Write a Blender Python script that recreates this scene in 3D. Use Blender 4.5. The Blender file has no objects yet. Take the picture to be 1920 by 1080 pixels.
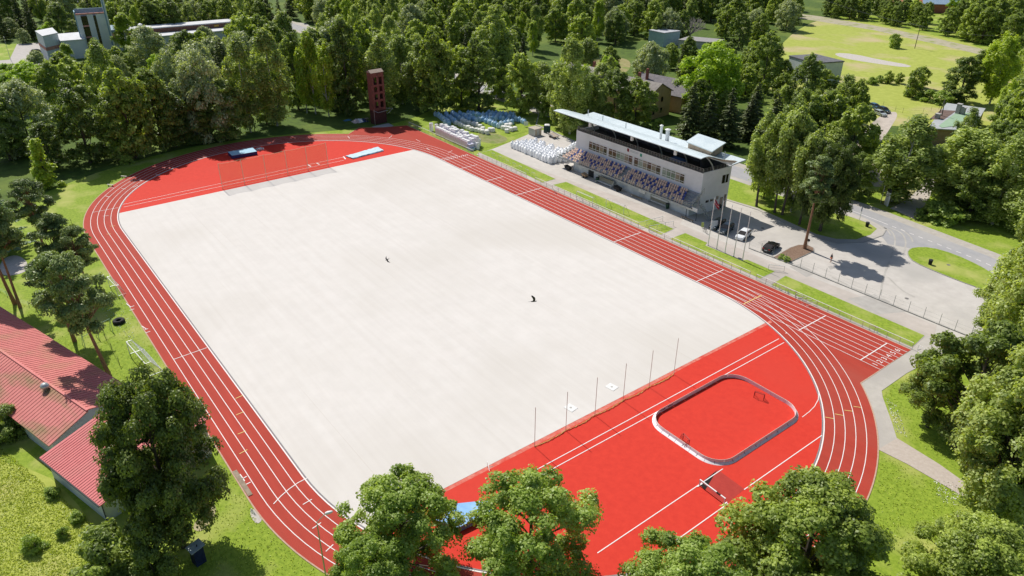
import bpy, bmesh, math, random
import numpy as np
from mathutils import Vector, Matrix, Euler
R = math.radians
SC = bpy.context.scene
COL = SC.collection
# ------------------------------------------------------------------ camera, sky, sun, exposure
CAMP = (148.52378, -92.41848, 58.69946); CAMR = (1.0731657, -0.0042943, -5.3670778); FPX = 1374.867
cd = bpy.data.cameras.new('camera'); cam = bpy.data.objects.new('camera', cd); COL.objects.link(cam)
cam.location = CAMP; cam.rotation_euler = CAMR
cd.sensor_width = 36; cd.lens = FPX * 36 / 1920; cd.clip_start = 0.5; cd.clip_end = 3000
SC.camera = cam
SUN_EL = 50.5; SUN_DY = -0.035
w = bpy.data.worlds.new('World'); SC.world = w; w.use_nodes = True
nt = w.node_tree; bg = nt.nodes['Background']
sky = nt.nodes.new('ShaderNodeTexSky'); sky.sky_type = 'NISHITA'; sky.sun_disc = False
sky.sun_elevation = R(SUN_EL); sky.sun_rotation = R(-90 + 3.4); sky.air_density = 1.0; sky.dust_density = 1.2
nt.links.new(sky.outputs[0], bg.inputs[0]); bg.inputs[1].default_value = 0.10
sl = bpy.data.lights.new('sun', 'SUN'); sl.energy = 5.0; sl.angle = R(0.5); sl.color = (1.0, 0.95, 0.87)
so = bpy.data.objects.new('sun', sl); COL.objects.link(so)
so.rotation_euler = Vector((1, SUN_DY, -math.tan(R(SUN_EL)))).to_track_quat('-Z', 'Y').to_euler()
so.location = (0, 0, 120)
SC.view_settings.view_transform = 'Standard'; SC.view_settings.look = 'None'
SC.view_settings.exposure = 0.0; SC.view_settings.gamma = 1.0
SC.cycles.max_bounces = 6
RM = Euler(CAMR).to_matrix(); CV = Vector(CAMP)
def ray(u, v): return RM @ Vector(((u - 960) / FPX, -(v - 540) / FPX, -1.0))
def G(u, v, z=0.0):
    """a place on the ground (or at height z) read off the survey picture"""
    d = ray(u, v); t = (z - CV.z) / d.z; return CV + d * t
def GY(u, v, y):
    d = ray(u, v); t = (y - CV.y) / d.y; return CV + d * t
def HT(ub, vb, vt):
    B = G(ub, vb); d = ray(ub, vt); k = ((B.x - CV.x) * d.x + (B.y - CV.y) * d.y) / (d.x ** 2 + d.y ** 2)
    return CV.z + k * d.z
# ------------------------------------------------------------------ materials
MATS = {}
def srgb(r, g, b):
    f = lambda c: (c / 255 / 12.92) if c / 255 <= .04045 else ((c / 255 + .055) / 1.055) ** 2.4
    return (f(r), f(g), f(b))
def mat(name, c1, c2=None, scale=3.0, rough=0.7, metal=0.0, bump=0.0, detail=6, c3=None, scale2=None, alpha=None, spec=0.3, stretch=None):
    """procedural material: noise between two or three related colours, small bump"""
    if name in MATS: return MATS[name]
    m = bpy.data.materials.new(name); m.use_nodes = True; n = m.node_tree; N = n.nodes; L = n.links
    b = N['Principled BSDF']; b.inputs['Roughness'].default_value = rough; b.inputs['Metallic'].default_value = metal
    b.inputs['Specular IOR Level'].default_value = spec
    c2 = c2 or tuple(min(1, x * 1.12) for x in c1)
    tc = N.new('ShaderNodeTexCoord'); mp = N.new('ShaderNodeMapping'); L.new(tc.outputs['Object'], mp.inputs[0])
    if stretch: mp.inputs['Scale'].default_value = stretch
    nz = N.new('ShaderNodeTexNoise'); nz.inputs['Scale'].default_value = scale; nz.inputs['Detail'].default_value = detail
    nz.inputs['Roughness'].default_value = 0.65
    L.new(mp.outputs[0], nz.inputs['Vector'])
    rp = N.new('ShaderNodeValToRGB'); rp.color_ramp.elements[0].position = .35; rp.color_ramp.elements[1].position = .65
    rp.color_ramp.elements[0].color = (*c1, 1); rp.color_ramp.elements[1].color = (*c2, 1)
    L.new(nz.outputs[0], rp.inputs[0]); out = rp.outputs[0]
    if c3:
        n2 = N.new('ShaderNodeTexNoise'); n2.inputs['Scale'].default_value = scale2 or scale * .13; n2.inputs['Detail'].default_value = 5
        L.new(mp.outputs[0], n2.inputs['Vector'])
        r2 = N.new('ShaderNodeValToRGB'); r2.color_ramp.elements[0].position = .5; r2.color_ramp.elements[1].position = .68
        L.new(n2.outputs[0], r2.inputs[0])
        mx = N.new('ShaderNodeMix'); mx.data_type = 'RGBA'; L.new(r2.outputs[0], mx.inputs[0]); L.new(out, mx.inputs[6])
        mx.inputs[7].default_value = (*c3, 1); out = mx.outputs[2]
    L.new(out, b.inputs['Base Color'])
    if bump:
        bp = N.new('ShaderNodeBump'); bp.inputs['Strength'].default_value = bump; bp.inputs['Distance'].default_value = .05
        L.new(nz.outputs[0], bp.inputs['Height']); L.new(bp.outputs[0], b.inputs['Normal'])
    if alpha is not None:
        b.inputs['Alpha'].default_value = alpha
    MATS[name] = m; return m
def ribbed(name, c1, c2, c3, pitch, rough=.45, metal=.1, axis='X', c4=None):
    """sheet metal with standing ribs and blotchy wear"""
    m = mat(name, c1, c2, 1.2, rough, metal, 0, c3=c3, scale2=.25); n = m.node_tree; N = n.nodes; L = n.links
    wv = N.new('ShaderNodeTexWave'); wv.bands_direction = axis; wv.inputs['Scale'].default_value = pitch; wv.wave_profile = 'SAW'
    tc = N.new('ShaderNodeTexCoord'); L.new(tc.outputs['Object'], wv.inputs['Vector'])
    bp = N.new('ShaderNodeBump'); bp.inputs['Strength'].default_value = .5; bp.inputs['Distance'].default_value = .06
    L.new(wv.outputs[0], bp.inputs['Height']); L.new(bp.outputs[0], N['Principled BSDF'].inputs['Normal'])
    return m
def leafmat(name, dark, mid, light, trans=.35):
    if name in MATS: return MATS[name]
    m = bpy.data.materials.new(name); m.use_nodes = True; n = m.node_tree; N = n.nodes; L = n.links
    b = N['Principled BSDF']; b.inputs['Roughness'].default_value = .48; b.inputs['Specular IOR Level'].default_value = .45
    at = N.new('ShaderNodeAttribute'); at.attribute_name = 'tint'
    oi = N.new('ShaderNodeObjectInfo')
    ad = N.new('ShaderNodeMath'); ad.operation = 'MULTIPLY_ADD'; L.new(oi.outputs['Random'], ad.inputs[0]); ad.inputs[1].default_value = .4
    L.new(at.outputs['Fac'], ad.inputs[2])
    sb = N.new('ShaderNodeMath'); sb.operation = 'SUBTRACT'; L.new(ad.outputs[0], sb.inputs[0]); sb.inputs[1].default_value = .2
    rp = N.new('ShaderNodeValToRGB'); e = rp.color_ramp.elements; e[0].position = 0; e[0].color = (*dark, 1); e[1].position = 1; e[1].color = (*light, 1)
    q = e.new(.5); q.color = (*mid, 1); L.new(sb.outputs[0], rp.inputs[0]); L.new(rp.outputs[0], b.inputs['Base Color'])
    tr = N.new('ShaderNodeBsdfTranslucent'); hs = N.new('ShaderNodeMix'); hs.data_type = 'RGBA'; hs.blend_type = 'MULTIPLY'; hs.inputs[0].default_value = 1
    L.new(rp.outputs[0], hs.inputs[6]); hs.inputs[7].default_value = (1.5, 1.5, .5, 1); L.new(hs.outputs[2], tr.inputs[0])
    mx = N.new('ShaderNodeMixShader'); mx.inputs[0].default_value = trans
    L.new(b.outputs[0], mx.inputs[1]); L.new(tr.outputs[0], mx.inputs[2]); L.new(mx.outputs[0], N['Material Output'].inputs[0])
    MATS[name] = m; return m
# ------------------------------------------------------------------ objects
def link(o): COL.objects.link(o); return o
def tag(o, label=None, cat=None, group=None, kind=None):
    if label: o['label'] = label
    if cat: o['category'] = cat
    if group: o['group'] = group
    if kind: o['kind'] = kind
    return o
def thing(name, label, cat, loc=(0, 0, 0), rz=0.0, group=None):
    o = link(bpy.data.objects.new(name, None)); o.location = loc; o.rotation_euler = (0, 0, rz); o.empty_display_size = .3
    return tag(o, label, cat, group)
def dup(root, loc, rz=None, scale=None, label=None, group=None):
    r = root.copy(); link(r); r.location = loc
    if rz is not None: r.rotation_euler = (0, 0, rz)
    if scale is not None: r.scale = scale
    if label: r['label'] = label
    if group: r['group'] = group
    for ch in list(root.children):
        c = ch.copy(); link(c); c.parent = r
        for g in list(ch.children):
            d = g.copy(); link(d); d.parent = c
    return r
class MB:
    def __init__(s): s.v = []; s.f = []; s.m = []; s.cur = 0; s.mats = []
    def use(s, m):
        if m not in s.mats: s.mats.append(m)
        s.cur = s.mats.index(m); return s
    def add(s, vs, fs):
        k = len(s.v); s.v += [tuple(p) for p in vs]; s.f += [tuple(i + k for i in f) for f in fs]; s.m += [s.cur] * len(fs); return s
    def box(s, x0, x1, y0, y1, z0, z1, rz=0, c=None):
        vs = [(x, y, z) for z in (z0, z1) for y in (y0, y1) for x in (x0, x1)]
        if rz:
            cx, cy = c or ((x0 + x1) / 2, (y0 + y1) / 2); a, b = math.cos(rz), math.sin(rz)
            vs = [(cx + (x - cx) * a - (y - cy) * b, cy + (x - cx) * b + (y - cy) * a, z) for x, y, z in vs]
        return s.add(vs, [(0, 2, 3, 1), (4, 5, 7, 6), (0, 1, 5, 4), (2, 6, 7, 3), (0, 4, 6, 2), (1, 3, 7, 5)])
    def bar(s, p, q, r=.03, r2=None, n=6):
        p = Vector(p); q = Vector(q); d = (q - p)
        if d.length < 1e-6: return s
        r2 = r if r2 is None else r2
        a = d.normalized().orthogonal().normalized(); b = d.normalized().cross(a); vs = []
        for o, rr in ((p, r), (q, r2)):
            for i in range(n):
                t = 2 * math.pi * i / n; vs.append(o + (a * math.cos(t) + b * math.sin(t)) * rr)
        fs = [(i, (i + 1) % n, n + (i + 1) % n, n + i) for i in range(n)] + [tuple(range(n - 1, -1, -1)), tuple(range(n, 2 * n))]
        return s.add(vs, fs)
    def path(s, pts, r, n=6):
        for i in range(len(pts) - 1):
            ra = r[i] if isinstance(r, (list, tuple)) else r; rb = r[i + 1] if isinstance(r, (list, tuple)) else r
            s.bar(pts[i], pts[i + 1], ra, rb, n)
        return s
    def lathe(s, prof, n=16, c=(0, 0, 0)):
        vs = []; m = len(prof)
        for r, z in prof:
            for i in range(n):
                t = 2 * math.pi * i / n; vs.append((c[0] + r * math.cos(t), c[1] + r * math.sin(t), c[2] + z))
        fs = [(j * n + i, j * n + (i + 1) % n, (j + 1) * n + (i + 1) % n, (j + 1) * n + i) for j in range(m - 1) for i in range(n)]
        if prof[0][0] > 1e-4: fs.append(tuple(range(n - 1, -1, -1)))
        if prof[-1][0] > 1e-4: fs.append(tuple(range((m - 1) * n, m * n)))
        return s.add(vs, fs)
    def quad(s, *p): return s.add(p, [tuple(range(len(p)))])
    def prism(s, pts, z0, z1):
        n = len(pts)
        ar = sum(pts[i][0] * pts[(i + 1) % n][1] - pts[(i + 1) % n][0] * pts[i][1] for i in range(n))
        if ar < 0: pts = pts[::-1]
        vs = [(p[0], p[1], z0) for p in pts] + [(p[0], p[1], z1) for p in pts]
        return s.add(vs, [tuple(range(n - 1, -1, -1)), tuple(range(n, 2 * n))] + [(i, (i + 1) % n, n + (i + 1) % n, n + i) for i in range(n)])
    def slab(s, grid, th):
        """grid[i][j] of points: a curved sheet with thickness th downwards"""
        a = len(grid); b = len(grid[0]); top = [Vector(p) for r in grid for p in r]; bot = [p - Vector((0, 0, th)) for p in top]; k = a * b
        fs = []
        for i in range(a - 1):
            for j in range(b - 1):
                q = (i * b + j, i * b + j + 1, (i + 1) * b + j + 1, (i + 1) * b + j); fs.append(q); fs.append(tuple(x + k for x in q[::-1]))
        ed = [i * b for i in range(a)] + [(a - 1) * b + j for j in range(1, b)] + [i * b + b - 1 for i in range(a - 2, -1, -1)] + [j for j in range(b - 2, 0, -1)]
        for i in range(len(ed)):
            p, q = ed[i], ed[(i + 1) % len(ed)]; fs.append((q, p, p + k, q + k))
        return s.add(top + bot, fs)
    def build(s, name, m=None, parent=None, smooth=False, loc=(0, 0, 0)):
        me = bpy.data.meshes.new(name); me.from_pydata(s.v, [], s.f)
        ms = s.mats if s.mats else [m]
        for x in ms: me.materials.append(x)
        if s.mats: me.polygons.foreach_set('material_index', s.m)
        if smooth: me.polygons.foreach_set('use_smooth', [True] * len(me.polygons))
        me.validate(); me.update(); o = link(bpy.data.objects.new(name, me)); o.location = loc
        if parent: o.parent = parent
        return o
def sheet(name, pts, z, m, kind='structure', thick=0.0, extra=()):
    """one flat area of ground: outline filled, optional kerb skirt"""
    bm = bmesh.new()
    for pp in (pts,) + tuple(extra):
        vs = [bm.verts.new((p[0], p[1], z)) for p in pp]
        f = bm.faces.new(vs)
        f.normal_update()
        if f.normal.z < 0: f.normal_flip()
        if thick:
            n = len(vs); lo = [bm.verts.new((p[0], p[1], z - thick)) for p in pp]
            for i in range(n): bm.faces.new((vs[i], lo[i], lo[(i + 1) % n], vs[(i + 1) % n]))
    bmesh.ops.triangulate(bm, faces=[f for f in bm.faces if len(f.verts) > 4])
    me = bpy.data.meshes.new(name); bm.to_mesh(me); bm.free(); me.materials.append(m)
    o = link(bpy.data.objects.new(name, me)); o['kind'] = kind; return o
def px(*a, z=0.0): return [G(u, v, z) for u, v in a]
def smoothpoly(pts, it=2):
    for _ in range(it):
        q = []
        for i in range(len(pts)):
            a, b = Vector(pts[i][:2]), Vector(pts[(i + 1) % len(pts)][:2]); q += [a * .75 + b * .25, a * .25 + b * .75]
        pts = q
    return pts
rnd = random.Random(7)
# palette
GRASS = mat('lawn', (.15, .23, .015), (.27, .36, .035), 2.2, .9, 0, .6, c3=(.36, .38, .10), scale2=.16, detail=10)
MEADOW = mat('meadow', (.29, .335, .055), (.38, .42, .085), .5, .95, 0, .8, c3=(.46, .38, .21), scale2=.05, detail=12)
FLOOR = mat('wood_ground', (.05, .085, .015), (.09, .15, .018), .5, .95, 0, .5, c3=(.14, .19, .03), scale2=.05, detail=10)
SAND = mat('field_surface', (.60, .572, .537), (.64, .61, .575), .35, .95, 0, .2, c3=(.57, .54, .498), scale2=.03, detail=12)
RED_D = mat('red_area', (.54, .034, .020), (.60, .042, .024), 1.2, .8, 0, .1, c3=(.56, .045, .028), scale2=.06, detail=10, spec=.2)
RED_L = mat('red_lanes', (.34, .042, .026), (.40, .050, .032), .5, .8, 0, .1, c3=(.36, .062, .042), scale2=.08, detail=10, stretch=(.3, 1.6, 1), spec=.2)
RED_DK = mat('worn_red', (.46, .05, .035), (.50, .055, .04), 1.2, .85)
LINE = mat('line_paint', (.74, .70, .68), (.80, .77, .75), 4, .7)
LINEY = mat('yellow_line_paint', (.68, .48, .16), (.75, .58, .22), 4, .7)
ASPH = mat('asphalt_light', (.46, .43, .395), (.53, .50, .46), .5, .95, 0, .3, c3=(.41, .39, .36), scale2=.07, detail=12)
ROADM = mat('asphalt_road', (.31, .31, .32), (.36, .355, .36), .6, .95, 0, .3, c3=(.40, .385, .37), scale2=.05, detail=12)
PATHM = mat('path_paving', (.40, .375, .34), (.47, .44, .40), .8, .95, 0, .3, c3=(.36, .335, .31), scale2=.1, detail=10)
BRICKP = mat('paving_bricks', (.42, .36, .31), (.48, .42, .37), 2.5, .95, 0, .3)
GRAVEL = mat('gravel', (.42, .39, .35), (.52, .48, .44), 1.5, .95, 0, .4)
WHITE = mat('white_paint', (.72, .72, .70), (.80, .80, .79), 2, .5)
GALV = mat('galvanised_steel', (.42, .45, .45), (.55, .58, .58), 5, .45, .6)
DARKM = mat('dark_metal', (.03, .035, .04), (.06, .065, .07), 4, .5, .3)
BLACK = mat('black_rubber', (.012, .012, .012), (.03, .03, .03), 6, .8)
KERB = mat('kerb_stone', (.30, .29, .27), (.38, .37, .34), 4, .9)
WOODM = mat('weathered_wood', (.22, .17, .12), (.32, .26, .19), 3, .85)
GLASS = mat('window_glass', (.03, .035, .04), (.08, .085, .09), .8, .12, 0, spec=.8)
CONC = mat('concrete', (.36, .35, .33), (.44, .43, .40), 2, .9, 0, .2)
# ------------------------------------------------------------------ ground, roads, lot
RI = 36.37; CN = 84.13; CF = -1.42; LN = 1.22; YC = -RI
def arc(cx, r, a0, a1, n=60):
    return [(cx + r * math.cos(R(a0 + (a1 - a0) * i / n)), YC + r * math.sin(R(a0 + (a1 - a0) * i / n))) for i in range(n + 1)]
def ngrid(name, x0, x1, y0, y1, m, z=0.0):
    return sheet(name, [(x0, y0), (x1, y0), (x1, y1), (x0, y1)], z, m)
ngrid('ground', -1400, 500, -900, 1300, GRASS)
# rough ground under the woods
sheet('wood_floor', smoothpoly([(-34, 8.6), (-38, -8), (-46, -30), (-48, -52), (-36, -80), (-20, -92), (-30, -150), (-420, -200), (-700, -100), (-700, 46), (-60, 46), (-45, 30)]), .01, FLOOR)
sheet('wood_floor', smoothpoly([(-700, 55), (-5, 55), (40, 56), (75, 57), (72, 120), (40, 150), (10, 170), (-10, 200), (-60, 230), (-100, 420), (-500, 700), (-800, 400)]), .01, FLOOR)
# big meadow upper right, dirt track and gravel patch
sheet('meadow', smoothpoly(px((1430, 150), (1470, 70), (1545, 30), (1640, 44), (1760, 68), (1850, 90), (1930, 170), (1880, 240), (1760, 240), (1690, 235), (1560, 240), (1470, 200))), .02, MEADOW)
sheet('dirt_track', px((1440, 18), (1540, 31), (1640, 48), (1765, 74), (1960, 120), (1960, 132), (1760, 84), (1640, 57), (1535, 40), (1435, 26)), .03, mat('track_dirt', (.34, .31, .22), (.42, .38, .28), .7, .95, c3=(.24, .28, .08), scale2=.2))
sheet('gravel_patch', smoothpoly(px((1567, 99), (1600, 101), (1650, 112), (1712, 123), (1700, 127), (1640, 119), (1590, 111), (1566, 104)), 1), .03, GRAVEL)
sheet('meadow', smoothpoly([(40, -120), (62, -97), (76, -93), (82, -94), (90, -99), (98, -110), (90, -140), (40, -150)]), .02, MEADOW)
# dry clearing between the woods
sheet('clearing', smoothpoly(px((1100, 104), (1170, 108), (1185, 118), (1175, 140), (1110, 135))), .02, mat('dry_grass', (.22, .2, .07), (.32, .28, .13), .6, .95, c3=(.16, .22, .04), scale2=.2))
# the promenade, plaza and car park: one asphalt area, verges laid on top
sheet('car_park', px((893, 289.5), (925, 279), (965, 263), (995, 250), (1080, 228)) + [Vector((20, 36, 0)), Vector((60, 38, 0)), Vector((72, 47.9, 0)), Vector((118, 46, 0)), Vector((150, 38, 0)), Vector((150, 22, 0))] + px((1860, 575), (1840, 625), (1800, 640), (1711, 655)) + [Vector((113, 8.45, 0))], .03, ASPH)
PROM = sheet('promenade', [(3, 8.4), (4, 13.5)] + [tuple(G(1070, 339).xy), (60.5, 19.4), (62, 16.7), (85, 16.9), (112, 18.4), (113.2, 15.2), (113, 8.42)], .034, mat('promenade_asphalt', (.43, .385, .345), (.50, .45, .41), .5, .95, 0, .3, c3=(.38, .345, .31), scale2=.12, detail=12))
# verges (kerbed grass)
def verge(name, pts, m=GRASS, z=.10, th=.10, it=0):
    if it: pts = smoothpoly(pts, it)
    k = sheet('kerb', pts, z - .012, KERB, thick=th)
    c = sum((Vector((p[0], p[1], 0)) for p in pts), Vector()) / len(pts)
    inner = []
    for p in pts:
        d = Vector((p[0], p[1], 0)) - c; l = d.length; inner.append(c + d * max(0, (l - .14) / l))
    sheet(name, inner, z, m)
verge('verge', px((899, 286.5), (922, 281), (1042, 336), (1018, 343)), z=.06, th=.06)
verge('verge', px((1035, 347), (1061, 341), (1264, 430), (1240, 441)), z=.06, th=.06)
verge('verge', px((1255, 448), (1284, 437), (1325, 455), (1321, 460), (1391, 489), (1403, 488), (1454, 510), (1426, 523)), z=.06, th=.06)
verge('verge', px((1445, 534), (1472, 517), (1735, 630), (1712, 652)), z=.06, th=.06)
sheet('bag_lawn', px((811, 254), (812, 212), (880, 205), (990, 236), (990, 246), (960, 254), (966, 262), (940, 270), (884, 284)), .045, GRASS)
sheet('trodden_grass', smoothpoly(px((886, 262), (905, 246), (930, 250), (958, 262), (930, 272))), .05, mat('trodden_grass', (.18, .2, .06), (.26, .26, .12), .9, .95, c3=(.12, .2, .02), scale2=.3))
# wooded verge between car park and road, with the pavement round its nose
verge('verge', [(20, 35), (57, 34.3)] + [tuple(p.xy) for p in px((1420, 394), (1470, 418), (1530, 447), (1570, 457), (1620, 455), (1656, 442), (1662, 432), (1645, 420), (1600, 400), (1560, 390))] + [(60, 47.5), (20, 47.5), (-20, 47.5), (-10, 38)], PATHM, z=.12, th=.12)
sheet('lawn', [(20, 35.5), (57, 34.8)] + [tuple(p.xy) for p in px((1421, 391), (1472, 414), (1530, 440), (1568, 449), (1605, 450), (1632, 441), (1644, 430), (1630, 420), (1590, 406), (1552, 398))] + [(60, 46), (20, 46), (-18, 46), (-10, 38.5)], .135, GRASS)
verge('verge', px((1701, 470), (1712, 464), (1745, 464), (1790, 477), (1840, 500), (1870, 520), (1860, 548), (1822, 537), (1760, 513), (1712, 492), (1701, 480)), it=1, z=.14, th=.14)
# main road: straight and level behind the grandstand, bending a little at the junction
mid = [(-600, 51.0), (-200, 51.0), (60, 51.3), (80, 50.8), (105, 47.6), (140, 39.5), (200, 22)]
def offs(line, d):
    out = []
    for i, p in enumerate(line):
        a = Vector(line[max(i - 1, 0)]); b = Vector(line[min(i + 1, len(line) - 1)]); t = (b - a).normalized(); out.append((p[0] - t.y * d, p[1] + t.x * d))
    return out
sheet('pavement', offs(mid, -5.3) + offs(mid, 5.8)[::-1], .04, mat('pavement', (.38, .35, .31), (.45, .42, .37), 1, .95, 0, .2))
sheet('road', offs(mid, -3.2) + offs(mid, 3.2)[::-1], .05, ROADM)
sheet('road', [(78, 47), (82, 49), (108, 45), (121, 41), (113, 40), (105, 44), (99, 44), (92, 41), (90, 43)], .046, ROADM)
def strip(mb, pts, wd, z, closed=False):
    pts = [Vector(p[:2]) for p in pts]; n = len(pts); vs = []
    for i in range(n):
        a = pts[(i - 1) % n] if (closed or i) else pts[i]; b = pts[(i + 1) % n] if (closed or i < n - 1) else pts[i]
        t = (b - a).normalized(); nn = Vector((-t.y, t.x)) * wd / 2; vs += [(*(pts[i] + nn), z), (*(pts[i] - nn), z)]
    fs = []
    for i in range(n if closed else n - 1):
        j = (i + 1) % n; fs.append((2 * i, 2 * i + 1, 2 * j + 1, 2 * j))
    mb.add(vs, fs)
rm = MB()
def along(line, s):
    for i in range(len(line) - 1):
        a, b = Vector(line[i]), Vector(line[i + 1]); l = (b - a).length
        if s <= l: return a + (b - a) * s / l
        s -= l
    return Vector(line[-1])
tot = 600 + 75
for k in range(0, 60): strip(rm, [along(mid, tot + k * 1.9), along(mid, tot + k * 1.9 + (.95 if k > 5 else 1.9))], .14, .056)
rm.build('road_markings', LINE)['kind'] = 'structure'
# dirt lane and small yard on the far side of the road
sheet('dirt_yard', smoothpoly(px((1650, 216), (1678, 208), (1684, 216), (1672, 236), (1655, 262), (1640, 275), (1612, 268), (1615, 250))), .03, mat('yard_dirt', (.42, .37, .32), (.52, .46, .40), .8, .95, 0, .3, c3=(.34, .3, .25), scale2=.12))
sheet('dirt_lane', px((1640, 275), (1608, 262), (1595, 290), (1610, 330), (1640, 350), (1665, 352), (1660, 330), (1630, 300)), .028, mat('lane_sand', (.34, .29, .2), (.42, .36, .26), .9, .95))
sheet('side_road', px((1738, 330), (1765, 332), (1742, 372), (1722, 402), (1716, 412), (1690, 400), (1668, 391), (1702, 375), (1724, 352)), .047, mat('side_road_asphalt', (.40, .36, .32), (.48, .43, .385), .8, .95, 0, .3))
sheet('dry_verge', px((1690, 345), (1722, 332), (1728, 348), (1706, 372), (1680, 388), (1650, 384), (1670, 360)), .03, mat('dry_verge_grass', (.3, .27, .13), (.38, .34, .17), .8, .95, c3=(.2, .24, .05), scale2=.3))
sheet('back_road', px((470, 22), (486, 22), (520, 38), (575, 44), (590, 58), (540, 62), (500, 44)), .03, mat('back_road_asphalt', (.4, .38, .36), (.48, .46, .43), .5, .95))
sheet('yard', px((0, 86), (30, 83), (85, 79), (100, 112), (70, 125), (-10, 130)), .03, mat('yard_asphalt', (.40, .375, .35), (.46, .43, .4), .5, .95))
sheet('lawn_strip', px((-60, 84), (32, 82), (18, 112), (-60, 118)), .04, GRASS)
# end path and brick path
sheet('end_path', px((1711, 655), (1613.7, 719.3), (1628, 752), (1640, 795), (1645, 838), (1646, 845), (1682, 824), (1673, 795), (1655, 745), (1653, 733), (1700, 700), (1760, 668), (1790, 650), (1755, 635), (1738, 630)), .042, PATHM)
sheet('brick_path', px((1646, 843), (1682, 822), (1760, 870), (1830, 920), (1900, 965), (1990, 1030), (1990, 1070), (1880, 985), (1790, 922), (1700, 870)), .046, BRICKP)
sheet('bare_earth', smoothpoly(px((1790, 955), (1812, 968), (1830, 985), (1815, 990), (1795, 972))), .03, GRAVEL)
sheet('bare_earth', smoothpoly(px((466, 960), (482, 952), (494, 975), (480, 985))), .03, GRAVEL)
sheet('bare_earth', smoothpoly(px((355, 990), (400, 940), (408, 960), (380, 1000))), .03, mat('dusty_earth', (.3, .26, .13), (.42, .37, .24), 1.2, .95))
sheet('bare_earth', smoothpoly(px((0, 488), (30, 476), (54, 492), (50, 512), (0, 520))), .03, GRAVEL)
# ------------------------------------------------------------------ the athletics ground
Ro = RI + 4 * LN + 1.27
outer = [(113, 8.45), (113, -5.2)] + arc(CN, Ro, 47.2, -90) + arc(CF, Ro, -90, -221) + [(-37.2, -3.5), (-33.5, 2.2), (-31.2, 8.45)]
sheet('running_track', outer, .060, RED_L)
edge = MB(); strip(edge, outer, .16, .064, True); edge.build('track_edging', mat('edging', (.42, .28, .2), (.52, .36, .27), 3, .9))['kind'] = 'structure'
rin = RI - .16
dn = [p for p in arc(CN, rin, 90, -90, 120) if p[0] >= 95.7]; dn = [(95.7, dn[0][1] + .02)] + dn + [(95.7, dn[-1][1] - .02)]
df = [p for p in arc(CF, rin, 90, 270, 120) if p[0] <= -11.0]; df = [(-11.0, df[0][1] + .02)] + df + [(-11.0, df[-1][1] - .02)]
sheet('red_infield', dn, .066, RED_D); sheet('red_infield', df, .066, RED_D)
fl = [p for p in arc(CN, rin, 90, -90, 120) if p[0] < 95.6]
top = [p for p in fl if p[1] > YC]; bot = [p for p in fl if p[1] < YC]
ff = [p for p in arc(CF, rin, -90, -270, 120) if p[0] > -11.0]
bot2 = [p for p in ff if p[1] < YC]; top2 = [p for p in ff if p[1] > YC]
field = top + [(95.6, top[-1][1] - .3), (95.6, bot[0][1] + .3)] + bot + bot2 + [(-11, bot2[-1][1] + .3), (-11, top2[0][1] - .3)] + top2
SF = sheet('sand_field', field, .072, SAND)
# faint drag marks in the field surface: long straight scuffs along the field
nt_ = SAND.node_tree; N = nt_.nodes; L = nt_.links
tc = N.new('ShaderNodeTexCoord'); mp = N.new('ShaderNodeMapping'); mp.inputs['Scale'].default_value = (.035, 1.1, 1); L.new(tc.outputs['Object'], mp.inputs[0])
nz = N.new('ShaderNodeTexNoise'); nz.inputs['Scale'].default_value = 1.0; nz.inputs['Detail'].default_value = 8; L.new(mp.outputs[0], nz.inputs['Vector'])
rp = N.new('ShaderNodeValToRGB'); rp.color_ramp.elements[0].position = .35; rp.color_ramp.elements[0].color = (.965, .96, .955, 1); rp.color_ramp.elements[1].position = .6; rp.color_ramp.elements[1].color = (1, 1, 1, 1)
L.new(nz.outputs[0], rp.inputs[0]); mx = N.new('ShaderNodeMix'); mx.data_type = 'RGBA'; mx.blend_type = 'MULTIPLY'; mx.inputs[0].default_value = 1
b = N['Principled BSDF']; n3 = N.new('ShaderNodeTexNoise'); n3.inputs['Scale'].default_value = 1.0; n3.inputs['Detail'].default_value = 3; m3 = N.new('ShaderNodeMapping'); m3.inputs['Scale'].default_value = (.02, 4.5, 1); m3.inputs['Rotation'].default_value = (0, 0, .02); L.new(tc.outputs['Object'], m3.inputs[0]); L.new(m3.outputs[0], n3.inputs['Vector'])
r3 = N.new('ShaderNodeValToRGB'); r3.color_ramp.elements[0].position = .66; r3.color_ramp.elements[0].color = (1, 1, 1, 1); r3.color_ramp.elements[1].position = .72; r3.color_ramp.elements[1].color = (.93, .915, .90, 1); L.new(n3.outputs[0], r3.inputs[0])
m4 = N.new('ShaderNodeMix'); m4.data_type = 'RGBA'; m4.blend_type = 'MULTIPLY'; m4.inputs[0].default_value = 1; L.new(b.inputs['Base Color'].links[0].from_socket, m4.inputs[6]); L.new(r3.outputs[0], m4.inputs[7]); src = m4.outputs[2]; L.new(src, mx.inputs[6]); L.new(rp.outputs[0], mx.inputs[7]); L.new(mx.outputs[2], b.inputs['Base Color'])
sheet('dusty_edge', [(95.62, -.8), (96.15, -1.2), (96.05, -20), (96.25, -40), (96.1, -71.4), (95.62, -71.8)], .0695, mat('dusty_red', (.56, .10, .07), (.60, .22, .17), 1.5, .9, c3=(.57, .06, .04), scale2=.5))
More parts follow.
